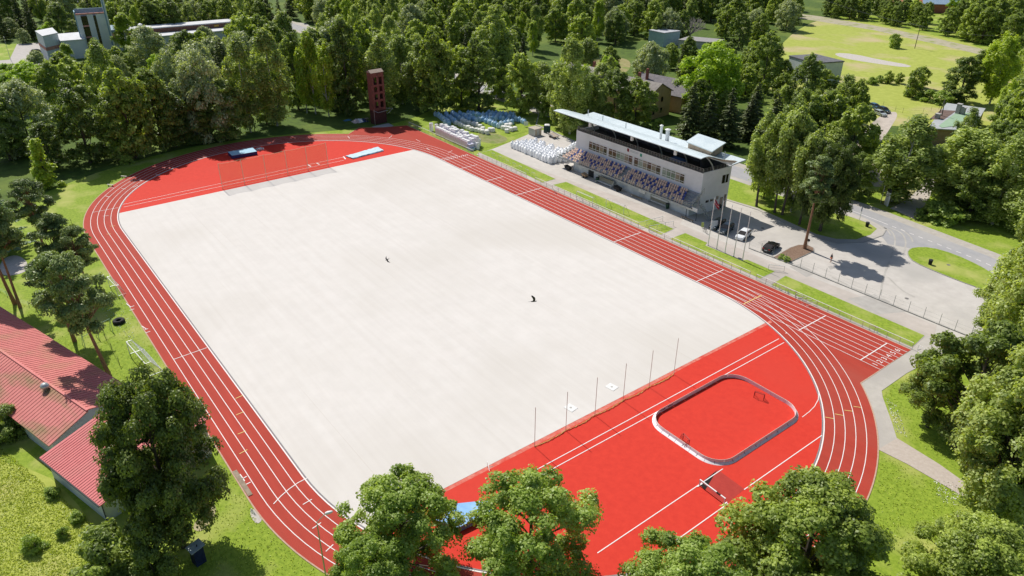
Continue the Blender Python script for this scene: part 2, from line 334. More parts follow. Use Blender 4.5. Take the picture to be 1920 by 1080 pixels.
# kerb and drain round the inside
kb = MB(); ov = arc(CN, RI, 90, -90) + arc(CF, RI, -90, -270)
kv = arc(CN, RI - .19, 90, -90) + arc(CF, RI - .19, -90, -270)
strip(kb, kv, .16, .078, True); kb.build('drain_channel', mat('drain', (.16, .16, .165), (.26, .26, .27), 6, .8))['kind'] = 'structure'
lm = MB().use(LINE); W_ = .085; Z = .084
strip(lm, ov, .15, Z, True)
for k in range(1, 5):
    strip(lm, arc(CN, RI + LN * k, 75 - k * 1.5, -90) + arc(CF, RI + LN * k, -90, -270) + [(0, LN * k)], W_, Z)
for k in range(0, 7):
    strip(lm, [(-.1, LN * k), (113 if k else 113, LN * k)], W_, Z + .003)
# the curving lanes cross the straight: each comes off tangentially
for k in range(1, 5): strip(lm, arc(CN, RI + LN * k, 90, 74 - k * 1.5, 30), W_, Z + .0015)
def cross(u0, v0, u1, v1, m=LINE, wd=W_ + .02): lm.use(m); strip(lm, [G(u0, v0), G(u1, v1)], wd, Z + .005); lm.use(LINE)
for x, k, m in ((8.26, 4, LINE), (18.8, 4, LINE), (29.86, 6, LINE), (60.2, 6, LINE), (80.2, 6, LINE), (89.9, 4, LINEY), (100, 6, LINE), (110, 6, LINE)):
    lm.use(m); strip(lm, [(x, 0), (x, k * LN)], .15, Z + .005); lm.use(LINE)
strip(lm, [(-.4, 0), (-.4, 4 * LN)], .16, Z + .005)
for k in range(0, 7):   # finish board marks
    for j in range(4): strip(lm, [(.5 + .3 * (j % 2), (k + j * .25) * LN), (.5 + .3 * (j % 2), (k + j * .25 + .16) * LN)], .3, Z + .006) if k < 6 else None
for a in [(388, 652.8, 326.3, 674.6), (576.3, 897, 559, 906), (559, 906, 542, 918), (542, 918, 527, 931), (527, 931, 513, 946), (585, 937, 568, 947), (602, 981, 586, 992), (625, 1022, 611, 1035), (173, 399, 222, 390), (193, 406, 204, 405)]: cross(*a)
for a in [(456, 742, 442, 748), (455.5, 742, 455, 742.2), (457, 773, 443, 779), (461, 809, 446, 815), (464, 844, 449, 852), (206, 425, 216, 424), (200, 440, 208, 439), (1547, 783, 1563, 786), (1565, 777, 1581, 780), (1583, 770, 1598, 772), (1600, 763, 1614, 765)]: cross(*a, m=LINEY)
for a in [(250, 352, 259, 348), (260, 338, 267, 340), (228, 354, 236, 355), (198, 368, 206, 370), (206, 353, 214, 353), (292, 327, 300, 330), (848, 283, 840, 287), (780, 262, 788, 266), (735, 255, 729, 260), (652, 256, 656, 260), (800, 278, 806, 282), (1473, 626, 1475, 624), (237, 570, 245, 576), (243, 577, 252, 574), (243, 583, 252, 580), (266, 612, 275, 618), (272, 619, 278, 617), (273, 625, 282, 622), (450, 890, 459, 903), (454, 899, 463, 894), (460, 910, 470, 905)]: cross(*a, wd=.12)
# run-up lines in the two red areas
for a in [(985, 893, 1460, 636), (996, 902, 1470, 643), (1120, 1038, 1355, 880), (1182, 1075, 1365, 945), (1395, 919, 1541, 817), (230, 384, 645, 295), (232, 389, 645, 301), (1545, 735, 1505, 781)][:7]: cross(*a)
strip(lm, [G(*p) for p in ((1535, 738), (1534, 750), (1527, 763), (1517, 773), (1504, 783))], W_, Z + .005)
for a in [(577, 309, 583, 313), (593, 306, 599, 309), (644, 294, 648, 299)]: cross(*a, wd=.3)
lm.build('track_markings')['kind'] = 'structure'
# lane numbers 1 to 6
def text_mesh(name, s, size, loc, rot, m, parent=None, align='CENTER', ext=0.0):
    cu = bpy.data.curves.new(name, 'FONT'); cu.body = s; cu.size = size; cu.align_x = align; cu.align_y = 'CENTER'; cu.extrude = ext; cu.offset = .0
    o = bpy.data.objects.new(name, cu); link(o); dg = bpy.context.evaluated_depsgraph_get(); me = bpy.data.meshes.new_from_object(o.evaluated_get(dg))
    COL.objects.unlink(o); bpy.data.objects.remove(o); me.name = name; me.materials.clear(); me.materials.append(m)
    o = link(bpy.data.objects.new(name, me)); o.location = loc; o.rotation_euler = rot
    if parent: o.parent = parent
    return o
for k in range(6):
    t = text_mesh('lane_number', str(k + 1), 1.15, (111.9, (k + .5) * LN, .092), (0, 0, R(90)), LINE); t['kind'] = 'structure'
# shot circles on the field
for u, v in ((1070, 765.5), (1147, 726.5)):
    g = G(u, v); t = thing('throwing_circle', 'white square throwing slab on the pale field, ' + ('left of the two' if u < 1100 else 'right of the two'), 'throwing circle', (g.x, g.y, .074), R(8), group='throwing slabs on the field')
    MB().box(-.7, .7, -.6, .6, 0, .04).build('slab', mat('white_concrete', (.66, .66, .64), (.72, .72, .70), 3, .9), t)
    MB().lathe([(.16, .04), (.16, .05)], 16).build('centre', CONC, t)

# curved tyre marks and patches on the junction and car park
TY = mat('tyre_marks', (.36, .34, .31), (.44, .42, .38), .8, .95, c3=(.48, .46, .43), scale2=.25); tm_ = MB(); 
for a in ([(1650, 425), (1672, 432), (1680, 450), (1672, 480), (1655, 520), (1650, 560)], [(1668, 427), (1692, 437), (1700, 455), (1692, 480)], [(1640, 418), (1662, 428), (1672, 445)], [(1690, 430), (1708, 444), (1712, 456)], [(1665, 520), (1690, 545), (1720, 560)], [(1560, 520), (1610, 545), (1680, 570)]):
    pts = [G(*p) for p in a]; cr = []
    for i in range(len(pts) - 1):
        for k in range(6): cr.append(pts[i].lerp(pts[i + 1], k / 6))
    for _ in range(6): cr = [cr[0]] + [(cr[i - 1] + cr[i] * 2 + cr[i + 1]) / 4 for i in range(1, len(cr) - 1)] + [cr[-1]]
    strip(tm_, cr, .3, .0545)
tm_.build('tyre_marks', TY)['kind'] = 'structure'
PT = mat('asphalt_patch', (.36, .34, .315), (.42, .40, .37), .7, .95, 0, .3)
for q in ([(1480, 500), (1500, 495), (1530, 512), (1512, 520)], [(1590, 560), (1640, 552), (1700, 585), (1640, 590)], [(1420, 455), (1436, 450), (1444, 455), (1430, 462)], [(1552, 500), (1560, 498), (1566, 503), (1557, 506)]): sheet('asphalt_patch', px(*q), .036, PT)
for u, v in ((1778, 498), (1528, 545), (1500, 560), (1430, 428), (1700, 560)):
    g = G(u, v); MB().lathe([(.32, 0), (.32, .012)], 14).build('drain_cover', mat('iron_cover', (.12, .115, .11), (.2, .19, .18), 6, .7), None, loc=(g.x, g.y, .04 if u != 1778 else .142))['kind'] = 'structure'
# ------------------------------------------------------------------ grandstand
WALL = mat('grandstand_render', (.76, .76, .78), (.82, .82, .84), 1.2, .85, 0, .1, c3=(.72, .72, .73), scale2=.3)
ROOFW = ribbed('pale_sheet_roof', (.58, .66, .68), (.66, .73, .75), (.54, .62, .65), 2.2, .4, .15, 'X')
BASEW = mat('basement_paint', (.58, .62, .62), (.68, .71, .71), 1, .9, 0, .1, c3=(.5, .53, .53), scale2=.4)
TIERM = mat('tier_steel', (.30, .32, .34), (.38, .40, .42), 3, .6, .3)
GS = thing('grandstand', 'long white grandstand with blue and orange seats and curved sheet roof', 'grandstand', (42, 27, 0))
ox, oy = 42, 27
def L_(x, y): return x - ox, y - oy
def gbox(mb, x0, x1, y0, y1, z0, z1): return mb.box(x0 - ox, x1 - ox, y0 - oy, y1 - oy, z0, z1)
mb = MB()
gbox(mb, 25, 60.3, 21.2, 24, 0, 2.45)          # ground storey under the tiers
mb.build('lower_wall', BASEW, GS)
d = MB(); [gbox(d, x, x + 1.8, 21.16, 21.2, 0, 2.2) for x in (30.2,)]; d.build('door', DARKM, GS)
mb = MB()
mb.prism([L_(23, 23.5), L_(60.9, 23.5), L_(61.6, 31.6), L_(23.4, 31.6)], 0, 8.0)
mb.build('wall', WALL, GS)
mb = MB()
for a, b in (((23, 23.5), (60.9, 23.5)), ((60.9, 23.5), (61.6, 31.6)), ((61.6, 31.6), (23.4, 31.6)), ((23.4, 31.6), (23, 23.5))):
    A = Vector((*a, 0)) - Vector((ox, oy, 0)); B = Vector((*b, 0)) - Vector((ox, oy, 0)); t = (B - A).normalized(); n = Vector((-t.y, t.x, 0))
    A2, B2 = A, B
    mb.prism([(A2.x, A2.y), (B2.x, B2.y), (B2.x + n.x * .22, B2.y + n.y * .22), (A2.x + n.x * .22, A2.y + n.y * .22)], 8.0, 8.95)
mb.build('parapet', WALL, GS)
DKD = mat('dark_deck', (.035, .035, .04), (.06, .06, .065), 2, .9)
f = MB(); f.prism([L_(23.3, 23.8), L_(60.6, 23.8), L_(61.2, 31.2), L_(23.7, 31.2)], 8.0, 8.06); f.build('terrace_deck', DKD, GS)
b_ = MB(); gbox(b_, 23.6, 61.0, 30.2, 30.5, 8.07, 10.5); gbox(b_, 57, 57.2, 27.2, 30.2, 8.07, 10.4); b_.build('terrace_back_wall', mat('dark_cladding', (.05, .05, .055), (.09, .09, .1), 1, .8), GS)
bb = MB(); gbox(bb, 49.5, 52.5, 26.3, 28.2, 8.07, 8.6); bb.build('blue_mat', mat('blue_vinyl', (.03, .10, .32), (.05, .14, .4), 2, .5), GS)
# railing round the terrace
r = MB()
for i in range(49):
    x = 23.2 + i * (60.7 - 23.2) / 48; z0 = 8.95; r.bar((x - ox, 23.62 - oy, 8.3), (x - ox, 23.62 - oy, 9.75), .035, n=4)
for z in (9.2, 9.45, 9.75): r.bar((23.2 - ox, 23.62 - oy, z), (60.8 - ox, 23.62 - oy, z), .03 if z < 9.7 else .045, n=4); r.bar((60.8 - ox, 23.62 - oy, z), (61.3 - ox, 30.5 - oy, z), .03, n=4); r.bar((23.2 - ox, 23.62 - oy, z), (23.5 - ox, 30.5 - oy, z), .03, n=4)
for i in range(8): r.bar((60.8 + .5 * i / 7 - ox, 23.62 + 6.9 * i / 7 - oy, 8.9), (60.8 + .5 * i / 7 - ox, 23.62 + 6.9 * i / 7 - oy, 9.75), .035, n=4)
r.build('railing', mat('railing_steel', (.22, .22, .22), (.34, .34, .33), 3, .5, .5), GS)
pnl = MB(); pnl.box(23.2 - ox, 60.8 - ox, 23.68 - oy, 23.70 - oy, 8.96, 9.3); pnl.box(23.4 - ox, 60.9 - ox, 23.49 - oy, 23.497 - oy, 8.86, 9.02); pnl.build('railing_panel', DARKM, GS)
# four window bands in the upper front wall, with mullions and transoms
FR = mat('window_frame_white', (.74, .74, .74), (.8, .8, .8), 2, .5)
def tint_glass(n, c): return mat('glass_' + n, c, tuple(min(1, x * 1.5) for x in c), 1.5, .15, spec=.7)
GT = [tint_glass('brown', (.05, .02, .012)), tint_glass('dark', (.018, .015, .012)), tint_glass('green', (.13, .19, .15)), tint_glass('buff', (.2, .17, .13)), tint_glass('pale', (.22, .27, .24))]
bands = [((1105, 264), (1139, 275), 5, [0, 1, 0, 3, 1]), ((1142, 277), (1187, 292), 6, [0, 0, 2, 4, 3, 0]), ((1190, 292), (1240, 309), 6, [0, 4, 3, 0, 3, 1]), ((1243, 311), (1285, 324), 5, [4, 2, 2, 3, 1])]
for (a, b, n, cols) in bands:
    xa = GY(*a, 23.5).x; xb = GY(*b, 23.5).x; z1, z0 = 7.3, 5.35
    fr = MB(); wd = (xb - xa) / n
    for i in range(n + 1): fr.box(xa + i * wd - .045 - ox, xa + i * wd + .045 - ox, 23.40 - oy, 23.47 - oy, z0, z1)
    for z in (z0, z0 + .4, z1 - .42, z1): fr.box(xa - .06 - ox, xb + .06 - ox, 23.41 - oy, 23.468 - oy, z - .05, z + .05)
    W = fr.build('window', FR, GS)
    for i in range(n):
        MB().box(xa + i * wd + .045 - ox, xa + (i + 1) * wd - .045 - ox, 23.45 - oy, 23.49 - oy, z0, z1).build('pane', GT[cols[i]], W)
# end wall openings
def endq(y0, y1, z0, z1, e=.02):
    xa = 60.9 + (y0 - 23.5) * .7 / 8.1; xb = 60.9 + (y1 - 23.5) * .7 / 8.1
    return [(xa + e - ox, y0 - oy, z0), (xb + e - ox, y1 - oy, z0), (xb + e - ox, y1 - oy, z1), (xa + e - ox, y0 - oy, z1)]
for q in ((29.2, 30.1, 5.6, 7.4), (30.3, 31.0, 5.6, 7.4), (25.2, 26.1, 2.2, 2.7), (26.5, 27.4, 2.2, 2.7), (28.2, 28.9, 2.3, 3.0)):
    W = MB().add(endq(q[0] - .08, q[1] + .08, q[2] - .08, q[3] + .08), [(0, 1, 2, 3)]).build('window', FR, GS)
    MB().add(endq(*q, e=.03), [(0, 1, 2, 3)]).build('pane', GT[1], W)
MB().add(endq(29.4, 30.3, 0, 2.5, e=.03), [(0, 1, 2, 3)]).build('door', GT[1], GS)
MB().add(endq(30.6, 31.2, 0, 2.9, e=.03), [(0, 1, 2, 3)]).build('door', GT[1], GS)
# seating tiers
t = MB()
TX0, TX1 = 20.6, 61.6
for k in range(6):
    y0 = 19.7 + k * .66; gbox(t, TX0 + k * .45, TX1 - k * .1, y0, y0 + .68, 2.5 + k * .38, 2.62 + k * .38)
    gbox(t, TX0 + k * .45, TX1 - k * .1, y0 + .6, y0 + .66, 2.62 + k * .38, 2.5 + (k + 1) * .38)
t.build('seating_tiers', TIERM, GS)
gbox(MB(), 0, 1, 0, 1, 0, 1)
us = MB(); us.add([(p[0] - ox, p[1] - oy, p[2]) for p in ((TX0, 19.7, 2.38), (60.3, 19.7, 2.38), (60.3, 24, 2.38), (TX0, 24, 2.38), (TX0, 19.7, 2.48), (60.3, 19.7, 2.48), (60.3, 24, 2.48), (TX0, 24, 2.48))], [(0, 1, 5, 4), (1, 2, 6, 5), (2, 3, 7, 6), (3, 0, 4, 7), (3, 2, 1, 0), (4, 5, 6, 7)]); us.build('tier_slab', mat('slab_paint', (.5, .52, .53), (.6, .62, .62), 2, .8), GS)
fr = MB()
for i in range(41):
    x = TX0 + i * (TX1 - TX0) / 40; fr.bar((x - ox, 19.68 - oy, 2.2), (x - ox, 19.68 - oy, 3.65), .035, n=4)
for z in (3.0, 3.3, 3.65): fr.bar((TX0 - ox, 19.68 - oy, z), (TX1 - ox, 19.68 - oy, z), .03, n=4)
for i in range(7):
    fr.bar((TX0 + .4 * i - ox, 19.68 + .66 * i - oy, 2.5 + .38 * i), (TX0 + .4 * i - ox, 19.68 + .66 * i - oy, 3.6 + .38 * i), .04, n=4)
    fr.bar((TX1 - ox, 19.68 + .66 * i - oy, 2.5 + .38 * i), (TX1 - ox, 19.68 + .66 * i - oy, 3.6 + .38 * i), .035, n=4)
for dz in (0, .5): fr.bar((TX0 - ox, 19.68 - oy, 3.6 - dz), (TX0 + 2.4 - ox, 23.6 - oy, 5.9 - dz), .035, n=4); fr.bar((TX1 - ox, 19.68 - oy, 3.6 - dz), (TX1 - ox, 23.6 - oy, 5.9 - dz), .035, n=4)
fr.build('front_railing', GALV, GS)
st = MB()     # stair at the near end of the tiers, and aisles
for i in range(10): gbox(st, 61.7 + i * .28, 62.0 + i * .28, 22.3, 23.4, 2.5 - i * .26, 2.58 - i * .26)
st.build('stairs', GALV, GS)
sr = MB()
for i in range(6): sr.bar((61.8 + i * .52 - ox, 22.3 - oy, 2.4 - i * .48), (61.8 + i * .52 - ox, 22.3 - oy, 3.5 - i * .48), .03, n=4)
sr.bar((61.8 - ox, 22.3 - oy, 3.5), (64.6 - ox, 22.3 - oy, 1.0), .03, n=4); sr.build('stair_railing', GALV, GS)
def seat_bm(mb):
    mb.box(-.2, .2, -.05, .32, .36, .42); mb.add([(-.2, .28, .40), (.2, .28, .40), (.2, .36, .40), (-.2, .36, .40), (-.17, .34, .78), (.17, .34, .78), (.17, .40, .78), (-.17, .40, .78)], [(0, 1, 5, 4), (1, 2, 6, 5), (2, 3, 7, 6), (3, 0, 4, 7), (4, 5, 6, 7)])
    mb.box(-.03, .03, .08, .14, .0, .36)
OR = mat('orange_seat', (.80, .54, .42), (.84, .64, .53), 3, .5); BL = mat('blue_seat', (.05, .07, .30), (.07, .10, .40), 3, .5)
so_ = seat_bm; p1 = MB(); seat_bm(p1); s_or = p1.build('seat', OR, GS); p2 = MB(); seat_bm(p2); s_bl = p2.build('seat', BL, GS)
places = []; srn = random.Random(12)
for k in range(5):
    x = 22.6 + k * .3; i = 0
    while x < 59.3 - k * .2:
        if not (40.6 < x < 41.8):
            blue = (not (places and places[-1][3])) and srn.random() < .36
            places.append((x, 19.75 + k * .66, 2.62 + k * .38, blue))
        x += .62; i += 1
places.sort(key=lambda p: -p[0]); near = places[:100]; rest = places[100:]
first = {True: s_bl, False: s_or}; used = set()
for x, y, z, bl in near:
    o = first[bl] if bl not in used else link(first[bl].copy()); used.add(bl)
    o.parent = GS; o.location = (x - ox, y - oy, z)
rs = MB()
for x, y, z, bl in rest:
    rs.use(BL if bl else OR); q = MB(); seat_bm(q); rs.add([(a + x - ox, b + y - oy, c + z) for a, b, c in q.v], q.f)
tag(rs.build('seat', None, GS), kind='stuff')
# roofs: curved front canopy, flat rear sheet, stair hut, ribs, chimneys
def can_z(s): return float(np.interp(s, [0, .08, .16, .26, .34, .5, .66, .83, 1], [13.3, 13.38, 13.42, 13.38, 13.25, 12.85, 12.4, 11.95, 11.5]))
grid = []
for i in range(25):
    x = 19.0 + (62.9 - 19.0) * i / 24; row = []
    for j in range(11):
        s = j / 10; xx = x + (1.4 * s if i == 0 else 0); row.append((xx - ox, 19.5 + 7.8 * s - oy, can_z(s)))
    grid.append(row)
MB().slab(grid, .14).build('canopy', ROOFW, GS, smooth=False)
rr = MB(); rr.slab([[(x - ox, y - oy, z) for y, z in ((27.0, 11.1), (31.2, 11.3))] for x in (20.3, 30, 45, 64.9)], .22); rr.build('rear_roof', ROOFW, GS)
sf = MB(); [sf.bar((61.5 - ox, 22.2 + i * .6 - oy, 13.0 - i * .22), (64.6 - ox, 27.2 + i * .35 - oy, 11.15), .05, n=4) for i in range(9)]; sf.build('soffit_slats', WOODM, GS)
hut = MB(); hut.prism([L_(53.9, 26.4), L_(60.5, 25.6), L_(59.1, 31.1), L_(52.3, 31.4)], 11.46, 13.0); hut.build('stair_hut', mat('hut_cladding', (.34, .26, .19), (.42, .33, .25), 1.5, .8), GS)
hr = MB(); hr.slab([[(x - ox, y - oy, z) for x, y, z in q_] for q_ in (((53.5, 26.1, 13.2), (51.8, 31.9, 13.4)), ((61.1, 25.1, 13.2), (59.4, 31.5, 13.4)))], .2); hr.build('hut_roof', ROOFW, GS)
for x in (26, 33, 40, 47, 54, 61.0):
    rb = MB(); pts = [(x - ox, 26.6 - oy - 3.6 * t ** 2, 8.06 + 4.6 * t) for t in (0, .25, .5, .75, 1)]; rb.path(pts, [.16, .14, .13, .12, .12], 6); rb.build('roof_rib', GALV, GS)
pst = MB()
for x in (22.2,): pst.bar((x - ox, 31.5 - oy, 0), (x - ox, 31.5 - oy, 10.6), .16)
pst.build('post', WOODM, GS)
vp = MB().use(GALV)
for x, y, z in ((22.5, 27.4, 12.9), (27.5, 27.4, 12.6), (35, 27.4, 12.6), (54, 27.3, 12.6)): vp.bar((x - ox, y - oy, 11.4), (x - ox, y - oy, z), .1)
vp.build('vent_pipe', None, GS)
for (x, y, r_, h) in ((45.2, 27.7, .28, 13.4), (46.9, 27.9, .42, 12.9)):
    c = MB(); c.lathe([(r_, 0), (r_, h - 10.4)], 12, (x - ox, y - oy, 11.2)); c.lathe([(r_ * 1.5, h - 10.4), (r_ * 1.5, h - 10.3), (.02, h - 10.05)], 12, (x - ox, y - oy, 11.22)); c.build('chimney', WHITE, GS)
an = MB(); an.bar((62.6 - ox, 27.2 - oy, 11.4), (62.6 - ox, 27.2 - oy, 13.2), .06); [an.bar((62.0 - ox, 27.2 - oy, z), (63.2 - ox, 27.2 - oy, z), .03) for z in (12.3, 12.7)]; an.build('antenna', GALV, GS)
for x in (31.0, 44.0, 56.0):
    s_ = MB(); s_.box(x - .28 - ox, x + .28 - ox, 19.9 - oy, 20.3 - oy, 12.1, 13.1); s_.build('loudspeaker', WHITE, GS)
# crest board on the front wall: dark red crest, two lines of lettering, green crest
cx_ = GY(1189, 290, 23.5); x0 = GY(1176, 284, 23.5).x - ox
sg = MB().use(mat('crest_red', (.22, .02, .03), (.28, .03, .04))); sg.box(x0, x0 + .55, -3.56, -3.51, 8.0, 8.7)
sg.use(mat('crest_green', (.03, .28, .2), (.05, .34, .25))); sg.box(x0 + 3.9, x0 + 4.45, -3.56, -3.51, 7.85, 8.5)
sg.use(mat('sign_letters', (.4, .42, .46), (.46, .48, .5))); [sg.box(x0 + .8 + i * .3, x0 + 1.0 + i * .3, -3.54, -3.51, 8.42, 8.52) for i in range(9)]; [sg.box(x0 + 1.0 + i * .3, x0 + 1.22 + i * .3, -3.54, -3.51, 8.16, 8.26) for i in range(8)]
sg.build('crest_sign', None, GS)
# sign on posts at the near end
g = G(1318, 411); t = thing('post_sign', 'white sign board on dark posts at the car park end of the grandstand', 'sign', (61.5, 20.4, 0))
q = MB(); q.box(-1.3, 1.5, -.06, .06, 1.9, 2.7); q.build('board', WHITE, t); q = MB(); [q.bar((x, 0, 0), (x, 0, 2.6), .06) for x in (-1.2, 1.4)]; q.build('post', DARKM, t); q = MB(); q.box(-.1, .15, -.075, -.061, 2.2, 2.45); q.build('emblem', DARKM, t)
t = thing('notice_board', 'white information boards on the lower wall under the grandstand seats', 'notice board', (47.4, 20.9, 0)); q = MB(); q.box(-.95, -.05, 0, .06, 1.1, 2.2); q.box(.05, .95, 0, .06, 1.1, 2.2); q.build('board', WHITE, t); q = MB(); [q.bar((x, .03, 0), (x, .03, 1.2), .04) for x in (-.5, .5)]; q.build('post', GALV, t)
# shelter benches, plank benches, bins, loaders under the stand
def shelter(u, v, lab):
    g = G(u, v); t = thing('shelter_bench', lab, 'bench', (g.x, g.y, 0), R(0), 'team benches below the grandstand')
    q = MB(); q.box(-2.4, 2.4, -.35, .1, .42, .48); q.build('seat', WHITE, t)
    q = MB(); q.add([(-2.5, .1, .5), (2.5, .1, .5), (2.5, .45, 1.5), (-2.5, .45, 1.5), (-2.5, -.25, 1.75), (2.5, -.25, 1.75)], [(0, 1, 2, 3), (3, 2, 5, 4), (3, 2, 1, 0), (4, 5, 2, 3)]); q.build('back_screen', mat('bench_screen', (.22, .21, .16), (.3, .29, .23), 2, .6), t)
    for x in (-2.45, 2.45): q = MB(); q.box(x - .07, x + .07, -.5, .5, 0, .5); q.box(x - .05, x + .05, .1, .5, .5, 1.5); q.build('leg', GALV, t)
    return t
shelter(1134, 347, 'metal team bench with screen beside the black loader, left of the other')
shelter(1234, 384, 'metal team bench with screen beside the green bin, right of the other')
for u, v, lab in ((1120, 341, 'dark green bin left of the first team bench under the grandstand'), (1251, 391, 'dark green bin right of the second team bench under the grandstand')):
    g = G(u, v); t = thing('litter_bin', lab, 'bin', (g.x, g.y, 0), 0, 'green bins below the grandstand'); MB().lathe([(.36, 0), (.42, 1.05)], 14).build('body', mat('bin_green', (.015, .05, .03), (.03, .08, .045), 4, .5), t); MB().lathe([(.45, 1.05), (.45, 1.12), (.3, 1.18)], 14).build('lid', DARKM, t)
for i, (u, v) in enumerate(((1193, 372), (1288, 413))):
    g = G(u, v); t = thing('plank_bench', ('low plank bench against the wall between the two team benches', 'low plank bench at the corner by the white sign board')[i], 'bench', (g.x, g.y, 0), 0, 'plank benches below the grandstand'); MB().box(-1.6, 1.6, -.18, .18, .4, .46).build('seat', WOODM, t)
    for x in (-1.3, 1.3): MB().box(x - .06, x + .06, -.15, .15, 0, .4).build('leg', GALV, t)
def cart(u, v, lab, sx=1.0, body=None):
    g = G(u, v); t = thing('garden_cart', lab, 'cart', (g.x, g.y, 0), R(-8)); q = MB(); q.add([(-.7 * sx, -.4, .35), (.7 * sx, -.4, .35), (.7 * sx, .4, .35), (-.7 * sx, .4, .35), (-.85 * sx, -.5, 1.0), (.85 * sx, -.5, .9), (.85 * sx, .5, .9), (-.85 * sx, .5, 1.05)], [(3, 2, 1, 0), (0, 1, 5, 4), (1, 2, 6, 5), (2, 3, 7, 6), (3, 0, 4, 7), (4, 5, 6, 7)]); q.build('body', body or BLACK, t)
    for y in (-.45, .45): q = MB(); q.bar((.3 * sx, y - .06, .3), (.3 * sx, y + .06, .3), .3, n=14); q.build('wheel', BLACK, t)
    q = MB(); q.bar((-.8 * sx, -.35, .9), (-1.5 * sx, -.3, .95), .03); q.bar((-.8 * sx, .35, .9), (-1.5 * sx, .3, .95), .03); q.build('handle', GALV, t)
cart(1158, 358, 'black covered cart parked between team bench and wall', 1.2)
cart(1096, 333, 'small trolley with tan load by the open dark doorway', .8, mat('tan_load', (.3, .2, .12), (.38, .27, .17)))
cart(1065, 319, 'black tarpaulined cart at the left end under the seats', 1.2)
# ------------------------------------------------------------------ brick-red training tower by the far bend
RB = mat('tower_cladding', (.17, .06, .05), (.23, .08, .065), 1.5, .85, 0, .1, c3=(.14, .055, .045), scale2=.6)
RBD = mat('tower_lower_boards', (.055, .02, .018), (.09, .035, .03), 2, .9)
a0 = G(701, 233); TW = thing('training_tower', 'narrow brick-red training tower with open window slots behind the far bend', 'tower', (a0.x - .5, a0.y + 1.9, 0), R(4))
ww, dd, hh = 2.0, 1.1, 14.3
q = MB().use(RB)
def panel(mb, x, t, front):   # plate with two columns of openings
    zs = [4.6, 6.3, 6.9, 8.4, 9.0, 10.4, 11.0, 13.0]
    xo = [(-1.35, -.35), (.35, 1.35)]
    mb.box(x, x + t, -ww, -1.35, 3.9, hh); mb.box(x, x + t, -.35, .35, 3.9, hh); mb.box(x, x + t, 1.35, ww, 3.9, hh)
    for z0, z1 in ((3.9, 4.6), (6.3, 6.9), (8.4, 9.0), (10.4, 11.0), (13.0, hh)):
        for a, b in xo: mb.box(x, x + t, a, b, z0, z1)
panel(q, dd - .1, .12, True); panel(q, -dd, .12, False)
q.box(-dd + .12, dd - .1, -ww, -ww + .1, 3.9, hh); q.box(-dd + .12, dd - .1, ww - .1, ww, 3.9, hh)
q.build('cladding', None, TW)
q = MB(); q.box(-dd, dd, -ww, ww, 0, 3.9); q.build('base_storey', RBD, TW)
q = MB(); [q.box(-dd + .12, dd - .12, -ww + .1, ww - .1, z - .08, z) for z in (6.6, 10.7)]; q.build('platform', RBD, TW)
q = MB(); q.add([(-dd - .15, -ww - .1, hh), (dd + .15, -ww - .1, hh), (dd + .15, ww + .1, hh), (-dd - .15, ww + .1, hh), (0, -ww - .1, hh + .7), (0, ww + .1, hh + .7)], [(0, 4, 5, 3), (1, 2, 5, 4), (0, 1, 4), (2, 3, 5), (3, 2, 1, 0)]); q.build('roof', mat('tower_roof', (.34, .25, .2), (.42, .33, .27), 2, .7), TW)
q = MB(); q.bar((dd, -ww, 4), (dd + 1.6, -ww + .4, 3.7), .05); q.bar((dd + 1.6, -ww + .4, 3.7), (dd + 1.6, ww - .3, 3.9), .05); q.bar((dd, ww, 4.1), (dd + .8, ww + 1.8, 3.9), .05); q.bar((dd + .8, ww + 1.8, 3.9), (dd + .2, ww + .2, 2.4), .04); q.bar((dd + .1, -ww, 0), (dd + .1, -ww, 4.3), .05); q.build('pipe_bracket', GALV, TW)
sheet('tower_apron', px((697, 238), (728, 231), (738, 236), (716, 246)), .058, CONC)
# table beside the tower
g = G(688, 228); t = thing('work_table', 'small brown wooden table standing left of the brick-red tower', 'table', (g.x, g.y, 0)); MB().box(-.6, .6, -.5, .5, .9, .98).build('tabletop', WOODM, t)
for x in (-.5, .5):
    for y in (-.4, .4): MB().box(x - .05, x + .05, y - .05, y + .05, 0, .9).build('leg', WOODM, t)
# heaps of covers in the shade left of the tower
def heap(u, v, lab, w, d, h, cols, seed):
    g = G(u, v); rn = random.Random(seed); t = thing('tarpaulin_heap', lab, 'tarpaulin', (g.x, g.y, 0), 0, 'crumpled covers left of the tower')
    for k, c in enumerate(cols):
        n = 9; grid = []
        for i in range(n):
            row = []
            for j in range(n):
                a = (i / (n - 1) - .5); b = (j / (n - 1) - .5); e = max(0, 1 - (a * a + b * b) * 3.6)
                row.append((a * d + rn.uniform(-.08, .08) + k * .2 - .2, (b + (k - (len(cols) - 1) / 2) * .5) * w + rn.uniform(-.08, .08), .05 + e * h * rn.uniform(.6, 1.1)))
            grid.append(row)
        MB().slab(grid, .04).build('cover', c, t)
heap(675, 228, 'heap of white and dark blue covers on grass by the tower', 2.2, 2.6, .9, [mat('cover_pink', (.5, .4, .38), (.6, .5, .47), 2), mat('cover_white', (.66, .68, .7), (.74, .75, .76), 2), mat('cover_navy', (.03, .05, .12), (.06, .09, .2), 2)], 3)
heap(652, 226, 'small flat blue cover in tree shade, left of the white heap', 2.2, 1.4, .35, [mat('cover_blue', (.04, .14, .26), (.07, .2, .34), 2)], 5)
